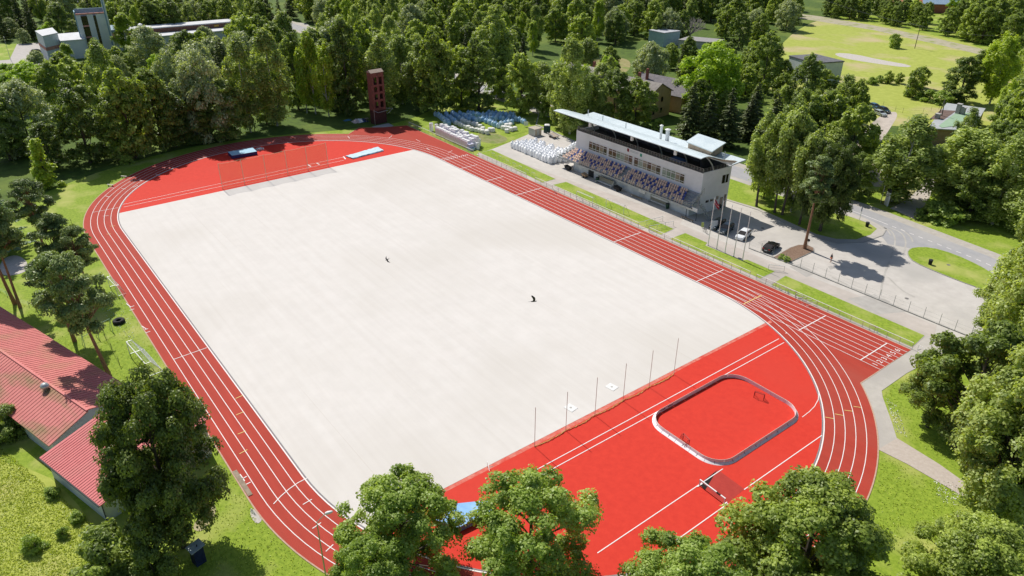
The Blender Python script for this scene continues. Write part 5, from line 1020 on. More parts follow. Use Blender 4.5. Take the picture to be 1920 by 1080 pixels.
# ------------------------------------------------------------------ flower bed, bins
fb = smoothpoly(px((1478, 490), (1495, 462), (1505, 459), (1525, 463), (1528, 470), (1482, 492)), 1)
verge('flower_bed', px((1449, 484), (1481, 465), (1497, 460), (1514, 460), (1526, 466), (1526, 472), (1480, 493)), mat('bark_mulch', (.16, .10, .07), (.25, .17, .12), 4, .95, 0, .5), z=.16, th=.16)
for u, v, lab in ((1625, 426, 'small black litter bin on the kerbed grass nose'), (1743, 497, 'small black litter bin on the oval grass island')):
    g = G(u, v); t = thing('litter_bin', lab, 'bin', (g.x, g.y, .13)); MB().lathe([(.3, 0), (.36, .8)], 10).build('body', BLACK, t); MB().lathe([(.38, .8), (.36, .95), (.05, 1.0)], 10).build('lid', DARKM, t)
# ------------------------------------------------------------------ swallows
def bird(u, v, dist, hd, wing, depth, lab, wa):
    """hd, wing: heading and wing direction as (right, up, back) of the viewer's frame"""
    d = ray(u, v).normalized(); p = CV + d * dist; t = thing('swallow', lab, 'bird', p)
    Y = (RM @ Vector(hd)).normalized(); X = (RM @ Vector(wing)); X = (X - Y * X.dot(Y)).normalized(); Z_ = X.cross(Y)
    t.rotation_euler = Matrix((X, Y, Z_)).transposed().to_euler()
    q = MB(); prof = [(0.001, -.09), (.012, -.08), (.018, -.05), (.021, 0), (.017, .035), (.013, .05), (.015, .062), (.011, .078), (.002, .09), (.001, .095)]
    vs = []; n = 10
    for r, y in prof:
        for i in range(n): a = 2 * math.pi * i / n; vs.append((r * math.cos(a), y, r * .9 * math.sin(a)))
    q.add(vs, [(j * n + i, j * n + (i + 1) % n, (j + 1) * n + (i + 1) % n, (j + 1) * n + i) for j in range(len(prof) - 1) for i in range(n)]); b = q.build('body', BDK, t, smooth=True)
    for s in (-1, 1):
        out = [(.012, .035), (.06, .05), (.11, .04), (.17, -.02), (.19, -.06), (.13, -.03), (.07, -.012), (.012, -.03)]
        pts = [(s * x * math.cos(R(wa)), y, x * math.sin(R(wa))) for x, y in out]; k = MB(); n8 = len(pts); k.add(pts + [(x, y, z - .004) for x, y, z in pts], [tuple(range(n8)), tuple(range(2 * n8 - 1, n8 - 1, -1))] + [(i, (i + 1) % n8, n8 + (i + 1) % n8, n8 + i) for i in range(n8)]); k.build('wing', BDK, t)
        k = MB(); k.add([(0, -.07, 0), (s * .012, -.075, 0), (s * .035, -.16, 0), (s * .01, -.10, 0), (0, -.07, -.003), (s * .012, -.075, -.003), (s * .035, -.16, -.003), (s * .01, -.10, -.003)], [(0, 1, 2, 3), (7, 6, 5, 4), (0, 4, 5, 1), (1, 5, 6, 2), (2, 6, 7, 3), (3, 7, 4, 0)]); k.build('tail', BDK, t)
    return t
BDK = mat('swallow_blue_black', (.012, .012, .016), (.03, .028, .03), 20, .5)
bird(726, 487, 36, (-.8, -.5, .1), (.59, -.8, .1), 0, 'small dark swallow flying over the middle of the pale field, left one', 14)
bird(1001, 565, 21, (1, .1, .1), (.1, .15, -1), 0, 'dark swallow with wings down over the pale field, right one', -62)
# ------------------------------------------------------------------ the walking person
def skinned(name, verts, edges, radii, m, parent, sub=1):
    me = bpy.data.meshes.new(name); me.from_pydata(verts, edges, []); o = link(bpy.data.objects.new(name, me)); md = o.modifiers.new('s', 'SKIN'); 
    for v, r in zip(me.skin_vertices[0].data, radii): v.radius = (r, r) if not isinstance(r, tuple) else r
    me.skin_vertices[0].data[0].use_root = True
    if sub: o.modifiers.new('u', 'SUBSURF').levels = sub; o.modifiers['u'].render_levels = sub
    dg = bpy.context.evaluated_depsgraph_get(); m2 = bpy.data.meshes.new_from_object(o.evaluated_get(dg)); o.modifiers.clear(); o.data = m2; m2.materials.clear(); m2.materials.append(m); m2.polygons.foreach_set('use_smooth', [True] * len(m2.polygons)); o.parent = parent; return o
g = G(1557, 492); pe = thing('person', 'person in dark top and orange shorts walking across the car park', 'person', (g.x, g.y, .03), R(150))
SK = mat('skin', (.42, .25, .17), (.5, .31, .22), 6, .6)
V = [(0, 0, .93), (0, 0, 1.1), (0, 0, 1.3), (0, 0, 1.43), (0, 0, 1.5), (0, .02, 1.6), (0, .02, 1.69)]; E_ = [(0, 1), (1, 2), (2, 3), (3, 4), (4, 5), (5, 6)]; RAD = [.13, .12, .14, .1, .05, .085, .07]
for s, st in ((-1, .16), (1, -.14)):
    k = len(V); V += [(s * .1, 0, .88), (s * .1, st * .5, .5), (s * .1, st - .08, .1), (s * .1, st + .08, .04)]; E_ += [(0, k), (k, k + 1), (k + 1, k + 2), (k + 2, k + 3)]; RAD += [.09, .06, .04, .035]
    k = len(V); V += [(s * .18, 0, 1.4), (s * .23, -st * .5, 1.13), (s * .24, -st * .9, .9), (s * .24, -st * 1.0, .83)]; E_ += [(3, k), (k, k + 1), (k + 1, k + 2), (k + 2, k + 3)]; RAD += [.055, .042, .03, .03]
    h0 = k + 3
    for f in range(4): k2 = len(V); V += [(s * .24 + (f - 1.5) * .0, -st + (f - 1.5) * .02, .79), (s * .235, -st + (f - 1.5) * .021 + .01, .745 - .01 * (f in (1, 2)))]; E_ += [(h0, k2), (k2, k2 + 1)]; RAD += [.009, .008]
    k2 = len(V); V += [(s * .22, -st + .045, .81), (s * .215, -st + .06, .78)]; E_ += [(h0, k2), (k2, k2 + 1)]; RAD += [.01, .009]
body = skinned('body', V, E_, RAD, SK, pe)
TOP = mat('dark_top', (.03, .035, .05), (.05, .055, .07), 6, .9); SH = mat('orange_shorts', (.45, .12, .06), (.52, .16, .08), 6, .9)
skinned('shirt', [(0, 0, .95), (0, 0, 1.1), (0, 0, 1.3), (0, 0, 1.43), (-.19, 0, 1.4), (-.22, -.05, 1.24), (.19, 0, 1.4), (.22, .05, 1.24)], [(0, 1), (1, 2), (2, 3), (3, 4), (4, 5), (3, 6), (6, 7)], [.155, .15, .165, .11, .07, .06, .07, .06], TOP, pe)
skinned('shorts', [(0, 0, .95), (-.1, 0, .86), (-.1, .05, .62), (.1, 0, .86), (.1, -.05, .62)], [(0, 1), (1, 2), (0, 3), (3, 4)], [.15, .11, .085, .11, .085], SH, pe)
skinned('hair', [(0, -.005, 1.6), (0, 0, 1.7), (0, -.03, 1.66)], [(0, 1), (1, 2)], [.09, .085, .085], mat('hair_dark', (.02, .015, .01), (.04, .03, .02)), pe)
MB().box(-.012, .012, .09, .12, 1.59, 1.63).build('nose', SK, pe)
# second tiny figure: none in view
# ------------------------------------------------------------------ trees
LM = {
 'maple': leafmat('maple_leaves', (0.119, 0.172, 0.040), (0.281, 0.364, 0.066), (0.516, 0.606, 0.132), 0.42),
 'dark': leafmat('dark_leaves', (0.095, 0.147, 0.039), (0.209, 0.284, 0.062), (0.377, 0.472, 0.108), 0.42),
 'deep': leafmat('deep_leaves', (0.060, 0.093, 0.020), (0.130, 0.185, 0.035), (0.250, 0.319, 0.070), .3),
 'ash': leafmat('ash_leaves', (.14, .22, .035), (.26, .37, .06), (.44, .54, .14), 0.42),
 'bright': leafmat('bright_leaves', (0.202, 0.309, 0.027), (0.363, 0.511, 0.040), (0.511, 0.645, 0.081), 0.42),
 'birch': leafmat('birch_leaves', (0.167, 0.236, 0.064), (0.355, 0.433, 0.119), (0.567, 0.648, 0.215), 0.42),
 'ybirch': leafmat('yellow_birch_leaves', (0.189, 0.262, 0.029), (0.349, 0.451, 0.044), (0.510, 0.612, 0.087), 0.42),
 'willow': leafmat('willow_leaves', (0.188, 0.239, 0.113), (0.352, 0.414, 0.200), (0.552, 0.603, 0.352), 0.28),
 'spruce': leafmat('spruce_needles', (0.051, 0.078, 0.026), (0.120, 0.156, 0.045), (0.206, 0.250, 0.070), 0.18),
 'fir': leafmat('fir_needles', (0.113, 0.184, 0.113), (0.198, 0.297, 0.184), (0.340, 0.454, 0.297), 0.12),
 'pine': leafmat('pine_needles', (0.097, 0.147, 0.048), (0.195, 0.268, 0.081), (0.308, 0.390, 0.130), 0.2),
 'shrub': leafmat('shrub_leaves', (0.162, 0.243, 0.048), (0.308, 0.422, 0.081), (0.487, 0.585, 0.147), 0.42),
}
BARK = mat('bark', (.06, .05, .04), (.13, .11, .09), 5, .95, 0, .5, stretch=(1, 1, .2)); BBARK = mat('birch_bark', (.35, .34, .31), (.55, .54, .50), 2, .9, 0, .2, c3=(.06, .05, .05), scale2=1.2, stretch=(1, 1, 3)); PBARK = mat('pine_bark', (.20, .10, .06), (.32, .18, .11), 5, .95, 0, .5, stretch=(1, 1, .25)); DEAD = mat('dead_wood', (.30, .27, .23), (.42, .38, .34), 5, .9)
def leafobj(name, P, Nn, S, T, m, asp=1.0):
    """many leaf-sprig faces: centre P, normal Nn, size S, tint T"""
    n = len(P); r = np.random.default_rng(n)
    Nn = Nn / np.linalg.norm(Nn, axis=1, keepdims=True); a = r.normal(size=(n, 3)); a -= (a * Nn).sum(1, keepdims=True) * Nn; a /= np.linalg.norm(a, axis=1, keepdims=True); b = np.cross(Nn, a)
    S = S[:, None]; fold = Nn * S * .18
    V = np.stack([P - a * S * .62, P - b * S * .42 * asp + fold * .5, P + a * S * .62 - fold, P + b * S * .42 * asp + fold * .5], 1).reshape(-1, 3)
    me = bpy.data.meshes.new(name); me.vertices.add(4 * n); me.vertices.foreach_set('co', V.astype(np.float32).ravel()); me.loops.add(4 * n); me.loops.foreach_set('vertex_index', np.arange(4 * n, dtype=np.int32)); me.polygons.add(n); me.polygons.foreach_set('loop_start', np.arange(0, 4 * n, 4, dtype=np.int32)); me.polygons.foreach_set('loop_total', np.full(n, 4, dtype=np.int32))
    me.update(calc_edges=True); at = me.attributes.new('tint', 'FLOAT', 'FACE'); at.data.foreach_set('value', np.clip(T, 0, 1).astype(np.float32)); me.materials.append(m); return me
def lobes_round(r, W, H, base, n, rl, shape='dome', vs=1.0):
    out = []
    for i in range(n * 40):
        if len(out) >= n: break
        z = r.uniform(base, 1.0); t = (z - base) / (1 - base)
        if shape == 'dome': rad = math.sin(math.pi * min(1, (t * .82 + .18))) ** .55
        elif shape == 'ball': rad = math.sin(math.pi * min(.95, t * .8 + .12)) ** .38
        elif shape == 'oval': rad = math.sin(math.pi * (t * .9 + .06)) ** .8
        elif shape == 'cone': rad = (1 - t) ** .75 * .95 + .06
        elif shape == 'flat': rad = (.55 + .45 * t) if t < .8 else 1 - (t - .8) * 2.2
        else: rad = 1
        a = r.uniform(0, 2 * math.pi); q = rad * r.uniform(.08, 1) ** .5 * (1 + .12 * math.sin(3 * a + W))
        rr = rl * W * r.uniform(.7, 1.25); x = q * (W / 2 - rr * .7) * math.cos(a); y = q * (W / 2 - rr * .7) * math.sin(a); zz = z * H - rr * .6 * vs
        if any((x - o[0]) ** 2 + (y - o[1]) ** 2 + ((zz - o[2]) / vs) ** 2 < (rr * .62) ** 2 for o in out): continue
        out.append((x, y, zz, rr))
    return out
def lobe_leaves(r, lobes, nl, size, vs=1.0, droop=0.0, flat=1.0):
    vol = sum(l[3] ** 2 for l in lobes); P = []; Nn = []; T = []
    for (x, y, z, rr) in lobes:
        k = max(8, int(nl * rr * rr / vol)); d = r.normal(size=(k, 3)); d /= np.linalg.norm(d, axis=1, keepdims=True); d[:, 2] = np.where(d[:, 2] < -.45, -d[:, 2], d[:, 2])
        # knobbly surface: sub-clumps on the lobe
        c = r.normal(size=(7, 3)); c /= np.linalg.norm(c, axis=1, keepdims=True); dd = np.clip((d @ c.T).max(1), 0, 1); ra = rr * (.5 + .66 * dd ** 3) * r.uniform(.62, 1.14, k)
        p = d * ra[:, None] * np.array([1, 1, vs * flat]) + np.array([x, y, z]); p[:, 2] -= droop * r.uniform(0, 1, k) ** 2 * rr
        P.append(p); Nn.append(d * .75 + np.array([0, 0, .35]) + r.normal(size=(k, 3)) * .38); T.append(.5 + r.normal() * .12 + r.normal(size=k) * .17)
    P = np.concatenate(P); return P, np.concatenate(Nn), size * r.uniform(.6, 1.25, len(P)), np.concatenate(T)
def trunkmesh(r, H, base, rad, lobes, m, lean=(0, 0), nb=14, top=.85, name='trunk', bare=0, brr=.28):
    mb = MB().use(m); pts = []; N_ = 7; wx, wy = r.uniform(-.2, .2), r.uniform(-.2, .2)
    for i in range(N_ + 1):
        t = i / N_; pts.append(Vector((wx * math.sin(t * 4) + lean[0] * t, wy * math.sin(t * 5) + lean[1] * t, t * H * top)))
    rs = [rad * (1.25 if i == 0 else 1) * (1 - .85 * (i / N_)) + .02 for i in range(N_ + 1)]; mb.path(pts, rs, 8)
    ls = sorted(lobes, key=lambda l: -l[3])[:nb]
    for (x, y, z, rr) in ls:
        t = max(base * .9, min(.92, (z / H - .16 - r.uniform(0, .12)))) / top; t = min(.97, max(.12, t)); i = min(N_ - 1, int(t * N_)); f = t * N_ - i; s = pts[i] * (1 - f) + pts[i + 1] * f; e = Vector((x, y, z)); mid_ = s * .5 + e * .5 + Vector((r.uniform(-.3, .3), r.uniform(-.3, .3), -.04 * (e - s).length)); b = rs[i] * brr + .03
        mb.path([s, mid_, e], [b, b * .65, b * .25], 5)
    return mb
PRO = {}
def proto(key, kind, seed, W, H, base, n, rl, nl, size, shape='dome', vs=1.0, droop=0., trunk=None, rad=None, nb=14, flat=1., lean=(0, 0), lm=None):
    r = np.random.default_rng(seed); lobes = lobes_round(r, W, H, base, n, rl, shape, vs)
    if lean != (0, 0): lobes = [(x + lean[0] * z / H, y + lean[1] * z / H, z, q) for x, y, z, q in lobes]
    P, Nn, S, T = lobe_leaves(r, lobes, nl, size, vs, droop, flat); me = leafobj('crown', P, Nn, S, T, LM[lm or kind])
    tb = trunkmesh(r, H, base, rad or H * .017, lobes, trunk or BARK, lean, nb); tm = bpy.data.meshes.new('trunk'); tm.from_pydata(tb.v, [], tb.f); tm.materials.append(tb.mats[0]); tm.update()
    PRO.setdefault(key, []).append((me, tm, W, H))
# far and middle distance
for s in (1, 2, 3): proto('maple', 'maple', s, 12, 16, .12, 95, .10, 13000, .50)
for s in (1, 2): proto('dark', 'dark', 10 + s, 12, 18, .10, 100, .095, 20000, .38)
for s in (1, 2): proto('bright', 'bright', 20 + s, 14, 16, .15, 70, .10, 17000, .40)
for s in (1, 2, 3): proto('birch', 'birch', 30 + s, 8, 18, .13, 80, .115, 17000, .33, 'oval', 1.7, 1.2, BBARK, .17)
for s in (1, 2): proto('high', 'birch', 35 + s, 8, 18, .34, 60, .12, 13000, .33, 'oval', 1.4, .8, BARK, .2)
for s in (1, 2): proto('ybirch', 'ybirch', 40 + s, 7, 18, .18, 50, .12, 13000, .33, 'oval', 1.9, 1.4, BBARK, .16)
for s in (1, 2): proto('willow', 'willow', 50 + s, 14, 14, .08, 100, .10, 20000, .38)
for s in (1, 2): proto('shrub', 'shrub', 60 + s, 4, 3.2, .02, 26, .17, 4000, .23, 'dome', .8, rad=.05)
for s in (1,): proto('poplar', 'ybirch', 70, 6, 15, .06, 50, .13, 8000, .42, 'cone', 1.5, .5)
for s in (1, 2): proto('young', 'maple', 75 + s, 5, 6, .12, 30, .14, 3500, .32, 'dome', 1.1, rad=.09)
# close trees, with smaller leaves
for s in (1, 2): proto('near_maple', 'deep', 80 + s, 12, 14, .22, 210, .082, 100000, .21, 'ball', rad=.32, nb=26)
for s in (1, 2): proto('near_ash', 'ash', 90 + s, 12, 13, .20, 85, .085, 42000, .22, rad=.26, nb=34)
for s in (1,): proto('near_lime', 'maple', 95, 12, 12, .12, 190, .082, 75000, .22, rad=.3, nb=26)
for s in (1, 2): proto('near_birch', 'birch', 97 + s, 10, 17, .08, 140, .09, 60000, .24, 'oval', 1.3, .5, rad=.25, nb=24)
for s in (1,): proto('near_sparse', 'dark', 105, 9, 13, .18, 52, .10, 32000, .24, 'oval', 1.0, .3, rad=.22, nb=30)
for s in (1,): proto('near_shrub', 'dark', 108, 7, 5.5, .02, 50, .13, 20000, .22, 'dome', .9, rad=.1)
def pine_proto(key, seed, W, H, base, n, rl, nl, size, lean=(0, 0), rad=.26):
    proto(key, 'pine', seed, W, H, base, n, rl, nl, size, 'dome', .62, 0, PBARK, rad, n, 1.0, lean)
pine_proto('pine', 120, 6, 17, .56, 30, .15, 18000, .24)
pine_proto('near_pine', 121, 9.5, 14, .50, 46, .115, 36000, .22, rad=.25); pine_proto('near_pine', 122, 8, 15, .50, 38, .125, 32000, .22, rad=.25)
def conifer(key, kind, seed, W, H, nl, size):
    r = np.random.default_rng(seed); P = []; Nn = []; T = []; mb = MB().use(BARK); mb.bar((0, 0, 0), (0, 0, H * .97), H * .016, .03, 8); L_n = int(H * 1.5)
    for i in range(L_n):
        t = (i + .5) / L_n; z = H * (.08 + .9 * t); rad = W / 2 * (1 - t) ** .85 + .25; nb = max(4, int(9 * (1 - t) + 4))
        for j in range(nb):
            a = r.uniform(0, 6.283); rr = rad * r.uniform(.7, 1.12); k = int(nl * rr / (L_n * nb * W * .27)) + 4; s = r.uniform(.12, 1, k) ** .7; sp = r.normal(size=k) * .13 * rr * (1.15 - s); x = s * rr * np.cos(a) - sp * np.sin(a); y = s * rr * np.sin(a) + sp * np.cos(a); zz = z - s * rr * .30 + .12 * rr * s ** 3 + r.uniform(-.25, .05, k) * size * 1.5
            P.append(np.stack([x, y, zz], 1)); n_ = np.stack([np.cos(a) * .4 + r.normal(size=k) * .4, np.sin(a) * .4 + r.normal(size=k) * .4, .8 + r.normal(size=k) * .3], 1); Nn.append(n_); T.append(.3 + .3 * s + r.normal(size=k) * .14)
            if j % 2 == 0: mb.bar((0, 0, z), (rr * .8 * math.cos(a), rr * .8 * math.sin(a), z - rr * .25), .05, .015, 4)
    P = np.concatenate(P); me = leafobj('crown', P, np.concatenate(Nn), size * r.uniform(.6, 1.3, len(P)), np.concatenate(T), LM[kind], .7); tm = bpy.data.meshes.new('trunk'); tm.from_pydata(mb.v, [], mb.f); tm.materials.append(BARK); tm.update(); PRO.setdefault(key, []).append((me, tm, W, H))
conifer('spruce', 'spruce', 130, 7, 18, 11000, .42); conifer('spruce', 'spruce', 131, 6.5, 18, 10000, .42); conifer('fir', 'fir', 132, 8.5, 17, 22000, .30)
NAMES = {'high': ('broad_tree', 'tall high-crowned', 'tree'), 'maple': ('round_tree', 'round green', 'tree'), 'dark': ('broad_tree', 'dark green broad', 'tree'), 'bright': ('broad_tree', 'bright spreading', 'tree'), 'birch': ('birch_tree', 'grey-green birch', 'tree'), 'ybirch': ('birch_tree', 'yellow-green birch', 'tree'), 'willow': ('willow_tree', 'pale silvery willow', 'tree'), 'shrub': ('shrub', 'leafy green', 'shrub'), 'poplar': ('poplar_tree', 'narrow bright green', 'tree'), 'young': ('young_tree', 'small young', 'tree'), 'spruce': ('spruce_tree', 'dark conical spruce', 'tree'), 'fir': ('fir_tree', 'silvery fir', 'tree'), 'pine': ('pine_tree', 'pine with bare orange trunk', 'tree'), 'near_pine': ('pine_tree', 'dark pine', 'tree'), 'near_maple': ('maple_tree', 'big dark maple', 'tree'), 'near_ash': ('ash_tree', 'light green airy ash', 'tree'), 'near_lime': ('maple_tree', 'green maple', 'tree'), 'near_birch': ('broad_tree', 'grey-green leafy', 'tree'), 'near_sparse': ('broad_tree', 'dark loose crowned', 'tree'), 'near_shrub': ('shrub', 'dark dense', 'shrub')}
ALLT = []; tr_ = random.Random(21)
def put(key, pos, h, wd, label=None, region=None, rz=None, var=None, lean=None, z0=0.0, group=None):
    v = PRO[key][var if var is not None else tr_.randrange(len(PRO[key]))]; me, tm, W, H = v; nm, adj, cat = NAMES[key]
    if h / H < .75 or W == 0: pass
    e = thing(nm, label or '', cat, (pos[0], pos[1], z0), tr_.uniform(0, 6.28) if rz is None else rz, group); e.scale = (wd / W, wd / W * tr_.uniform(.92, 1.08), h / H)
    if lean: e.rotation_euler = (lean[0], lean[1], e.rotation_euler[2])
    c = link(bpy.data.objects.new('crown', me)); c.parent = e; t = link(bpy.data.objects.new('trunk', tm)); t.parent = e
    if label is None: ALLT.append((e, key, region, pos[0], pos[1], h))
    return e
def tt(key, u, vt, h, wd, region, **k):   # tree whose top shows at (u, vt)
    g = G(u, vt, h * .97); return put(key, g, h, wd, region=region, **k)
def tb(key, u, vb, vt, wd, region=None, label=None, **k):   # tree standing at (u, vb), top at vt
    g = G(u, vb); h = HT(u, vb, vt); return put(key, g, h, wd, region=region, label=label, **k)
W1 = 'the wood behind the far left bend'; W2 = 'the wood around the red tower'; W3 = 'the wood left of the grandstand'; W4 = 'the trees behind the grandstand'; W5 = 'the verge by the car park'; W6 = 'the trees by the advertising pylon'; W7 = 'the trees at the right edge'; W8_ = 'the trees along the meadow'; W9 = 'the wood by the slanted white tower'; W10 = 'the dense wood at the top centre'; W11 = 'the trees at the top right'
for a in [('willow', 62, 285, 148, 17), ('dark', 170, 305, 148, 14), ('maple', 255, 296, 122, 13), ('maple', 305, 280, 130, 12), ('dark', 20, 300, 175, 12), ('birch', 222, 262, 74, 10), ('dark', 120, 235, 112, 12), ('willow', 400, 262, 92, 17), ('willow', 345, 250, 92, 14), ('dark', 330, 275, 160, 12), ('birch', 470, 248, 68, 11), ('dark', 425, 262, 150, 12), ('dark', 230, 300, 175, 11), ('maple', 150, 215, 105, 12), ('ybirch', 243, 104, 24, 11), ('willow', 285, 130, 48, 15), ('willow', 345, 138, 76, 14), ('maple', 415, 140, 72, 13), ('willow', 455, 138, 60, 12), ('ybirch', 200, 160, 76, 9), ('ybirch', 135, 135, 80, 6), ('bright', 60, 178, 110, 13), ('bright', 25, 165, 118, 12), ('maple', 135, 190, 98, 12), ('dark', 100, 318, 225, 10), ('dark', 375, 268, 170, 10)]: tb(*a, W1)
tb('poplar', 92, 352, 255, 6.5, label='slender bright green poplar standing before the dark wood at left')
tb('fir', 8, 470, 286, 10, label='pale silvery fir at the left picture edge')
for a in [('birch', 520, 236, 55, 11), ('ybirch', 592, 214, 58, 7.5), ('ybirch', 617, 218, 74, 7), ('ybirch', 576, 212, 90, 6), ('dark', 655, 214, 32, 13), ('dark', 640, 205, 80, 12), ('birch', 722, 216, 68, 12), ('dark', 560, 205, 60, 10), ('maple', 690, 190, 40, 12), ('dark', 500, 232, 120, 9), ('birch', 755, 195, 60, 10)]: tb(*a, W2)
for a in [('maple', 820, 212, 58, 14), ('birch', 790, 205, 80, 11), ('dark', 898, 206, 70, 14), ('maple', 865, 200, 85, 12), ('birch', 930, 175, 12, 14), ('maple', 976, 212, 98, 12), ('birch', 1068, 252, 74, 12), ('dark', 940, 185, 95, 11), ('birch', 1050, 240, 120, 9), ('maple', 1040, 225, 130, 11), ('birch', 1018, 214, 118, 10), ('maple', 1083, 235, 148, 10), ('bright', 1092, 180, 118, 10)]: tb(*a, W3)
for a in [('birch', 1105, 240, 140, 10), ('dark', 1150, 235, 128, 12), ('maple', 1190, 238, 145, 12), ('birch', 1125, 200, 118, 10), ('willow', 1215, 178, 80, 15), ('shrub', 1232, 245, 222, 4), ('spruce', 1290, 262, 150, 8), ('spruce', 1325, 268, 168, 8), ('spruce', 1360, 275, 160, 8), ('bright', 1322, 215, 72, 20), ('bright', 1345, 205, 90, 14), ('dark', 1428, 172, 58, 13), ('birch', 1100, 165, 68, 10), ('maple', 1255, 130, 82, 8), ('spruce', 1400, 262, 178, 8)]: tb(*a, W4)
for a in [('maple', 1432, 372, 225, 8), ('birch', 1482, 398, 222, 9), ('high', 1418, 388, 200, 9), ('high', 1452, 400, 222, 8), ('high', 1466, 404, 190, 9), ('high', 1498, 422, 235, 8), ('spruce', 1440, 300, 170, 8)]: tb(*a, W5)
tb('near_maple', 1537, 434, 262, 11, label='broad dark tree at the car park kerb right of the tall pine', z0=.1)
tb('pine', 1508, 467, 288, 6.5, label='tall pine with bare orange trunk rising from the mulched flower bed', z0=.15)
for a in [('dark', 1500, 225, 100, 11), ('maple', 1535, 205, 128, 11), ('birch', 1568, 250, 140, 10), ('maple', 1592, 258, 150, 8), ('dark', 1490, 300, 165, 12), ('maple', 1540, 300, 170, 13), ('birch', 1515, 215, 165, 7), ('maple', 1585, 330, 190, 13), ('dark', 1480, 330, 205, 11), ('birch', 1555, 330, 235, 10), ('spruce', 1410, 245, 150, 7)]: tb(*a, W8_)
for a in [('birch', 1682, 378, 215, 15), ('dark', 1600, 370, 285, 9), ('birch', 1790, 392, 228, 15), ('birch', 1775, 385, 240, 13), ('dark', 1815, 410, 300, 11), ('shrub', 1742, 408, 375, 7), ('shrub', 1768, 415, 380, 8), ('birch', 1860, 420, 250, 11)]: tb(*a, W6)
for a in [('dark', 1795, 192, 103, 13), ('ybirch', 1855, 195, 52, 11), ('birch', 1905, 240, 112, 12), ('maple', 1890, 300, 160, 13), ('ybirch', 1915, 330, 200, 9), ('dark', 1880, 380, 240, 12), ('birch', 1915, 440, 300, 12), ('shrub', 1740, 190, 168, 7), ('shrub', 1765, 195, 170, 7), ('dark', 1840, 150, 90, 11), ('maple', 1925, 180, 70, 14)]: tb(*a, W7)
for a in [('young', 1710, 183, 128, 7), ('young', 1723, 165, 125, 7), ('young', 1664, 157, 133, 4.5), ('young', 1685, 157, 136, 4), ('shrub', 1634, 158, 144, 4.5), ('shrub', 1648, 155, 141, 3.5), ('shrub', 1675, 90, 63, 6), ('shrub', 1728, 187, 170, 5)]: tb(*a, 'the open meadow')
# near trees
tb('near_maple', 343, 1025, 698, 10.8, label='huge dark maple beside the red roofed annex, lower left', var=0)
tb('near_shrub', 222, 1105, 985, 9, label='dark bush below the annex at the bottom left')
tb('near_shrub', 300, 1110, 1015, 5, label='lower dark bush right of the one below the annex')
tt('near_shrub', 0, 768, 4, 6, None, label='dark bush at the left edge under the hall eave')
tt('near_ash', 745, 903, 13, 12.6, None, label='light green ash left of the blue vault mats, bottom centre', var=0)
tt('near_ash', 998, 910, 13, 13.6, None, label='darker airy ash right of the blue vault mats, bottom centre', var=1)
tt('near_ash', 690, 1025, 11, 9, None, label='low ash crown at the bottom edge below the left ash')
tt('near_lime', 1545, 925, 13, 16, None, label='big round maple at the bottom edge over the near right bend')
tt('near_ash', 1300, 1030, 11, 12.5, None, label='bright low crown at the bottom edge left of the round maple')
tt('near_lime', 1862, 995, 10, 12, None, label='maple crown at the bottom right corner')
tb('near_sparse', 1790, 838, 585, 13, label='loose crowned dark tree beside the end path, right side')
tb('near_birch', 1900, 790, 322, 13, label='tall grey-green tree at the right edge above the others', var=0)
tb('near_birch', 1885, 715, 370, 12, label='tall pale leafed tree behind the loose crowned dark one', var=1)
tb('near_birch', 1860, 975, 600, 12.5, label='leafy tree at the brick path, right of the loose crowned one', var=1)
tb('near_maple', 1925, 960, 600, 12, label='dark broad tree cut by the right picture edge', var=1)
tb('near_sparse', 1738, 800, 672, 8, label='low spreading branch tree beside the end path corner')
tb('near_birch', 1925, 655, 290, 13, label='tallest grey-green tree at the right edge above the grass island', var=1)
tb('near_birch', 1872, 645, 440, 10, label='tree at the right edge covering the end of the car park', var=0)
# pines on the left
for i, a in enumerate([(38, 577, 330, 8, 'dark pine with the right one of the twin trunks, left edge'), (28, 570, 345, 8, 'dark pine with the left one of the twin trunks, left edge')]): tb('near_pine', a[0], a[1], a[2], a[3], label=a[4], lean=(R(-3), R(-2)), var=i)
tb('near_pine', 205, 705, 452, 10, label='leaning pine with thick grey trunk by the red hall', var=0, lean=(R(2), R(-6)))
tb('near_pine', 140, 640, 460, 8, label='darker pine behind the leaning pine by the hall', var=1)
tb('near_pine', 85, 470, 330, 8.5, label='pine with spreading crown below the slender poplar', var=0)
tb('near_pine', 125, 560, 395, 8, label='pine reaching a branch over the left track bend', var=1, lean=(R(0), R(7)))
tb('near_pine', 168, 555, 418, 7, label='low pine crown touching the left track edge', var=0)
tb('shrub', 240, 308, 288, 3.5, label='pale bush at the wood edge above the far left bend')
tb('shrub', 285, 775, 750, 3, label='small bush in shade between goal and maple')
tb('shrub', 67, 1030, 1000, 2.6, label='round dark bush alone in the bottom left meadow')
for u, v, w_, l_ in ((120, 1005, 1.5, 'pale weedy bush right of the round bush'), (145, 975, 1.8, 'tall weeds beside the annex wall'), (100, 930, 2.0, 'low weeds along the annex wall foot')): tb('shrub', u, v, v - 18, w_, label=l_)
for u, v, w_, l_ in ((1465, 486, 1.6, 'left white-flowering bush in the mulched bed'), (1474, 490, 1.7, 'right white-flowering bush in the mulched bed')): tb('shrub', u, v, v - 8, w_, label=l_, z0=.15)
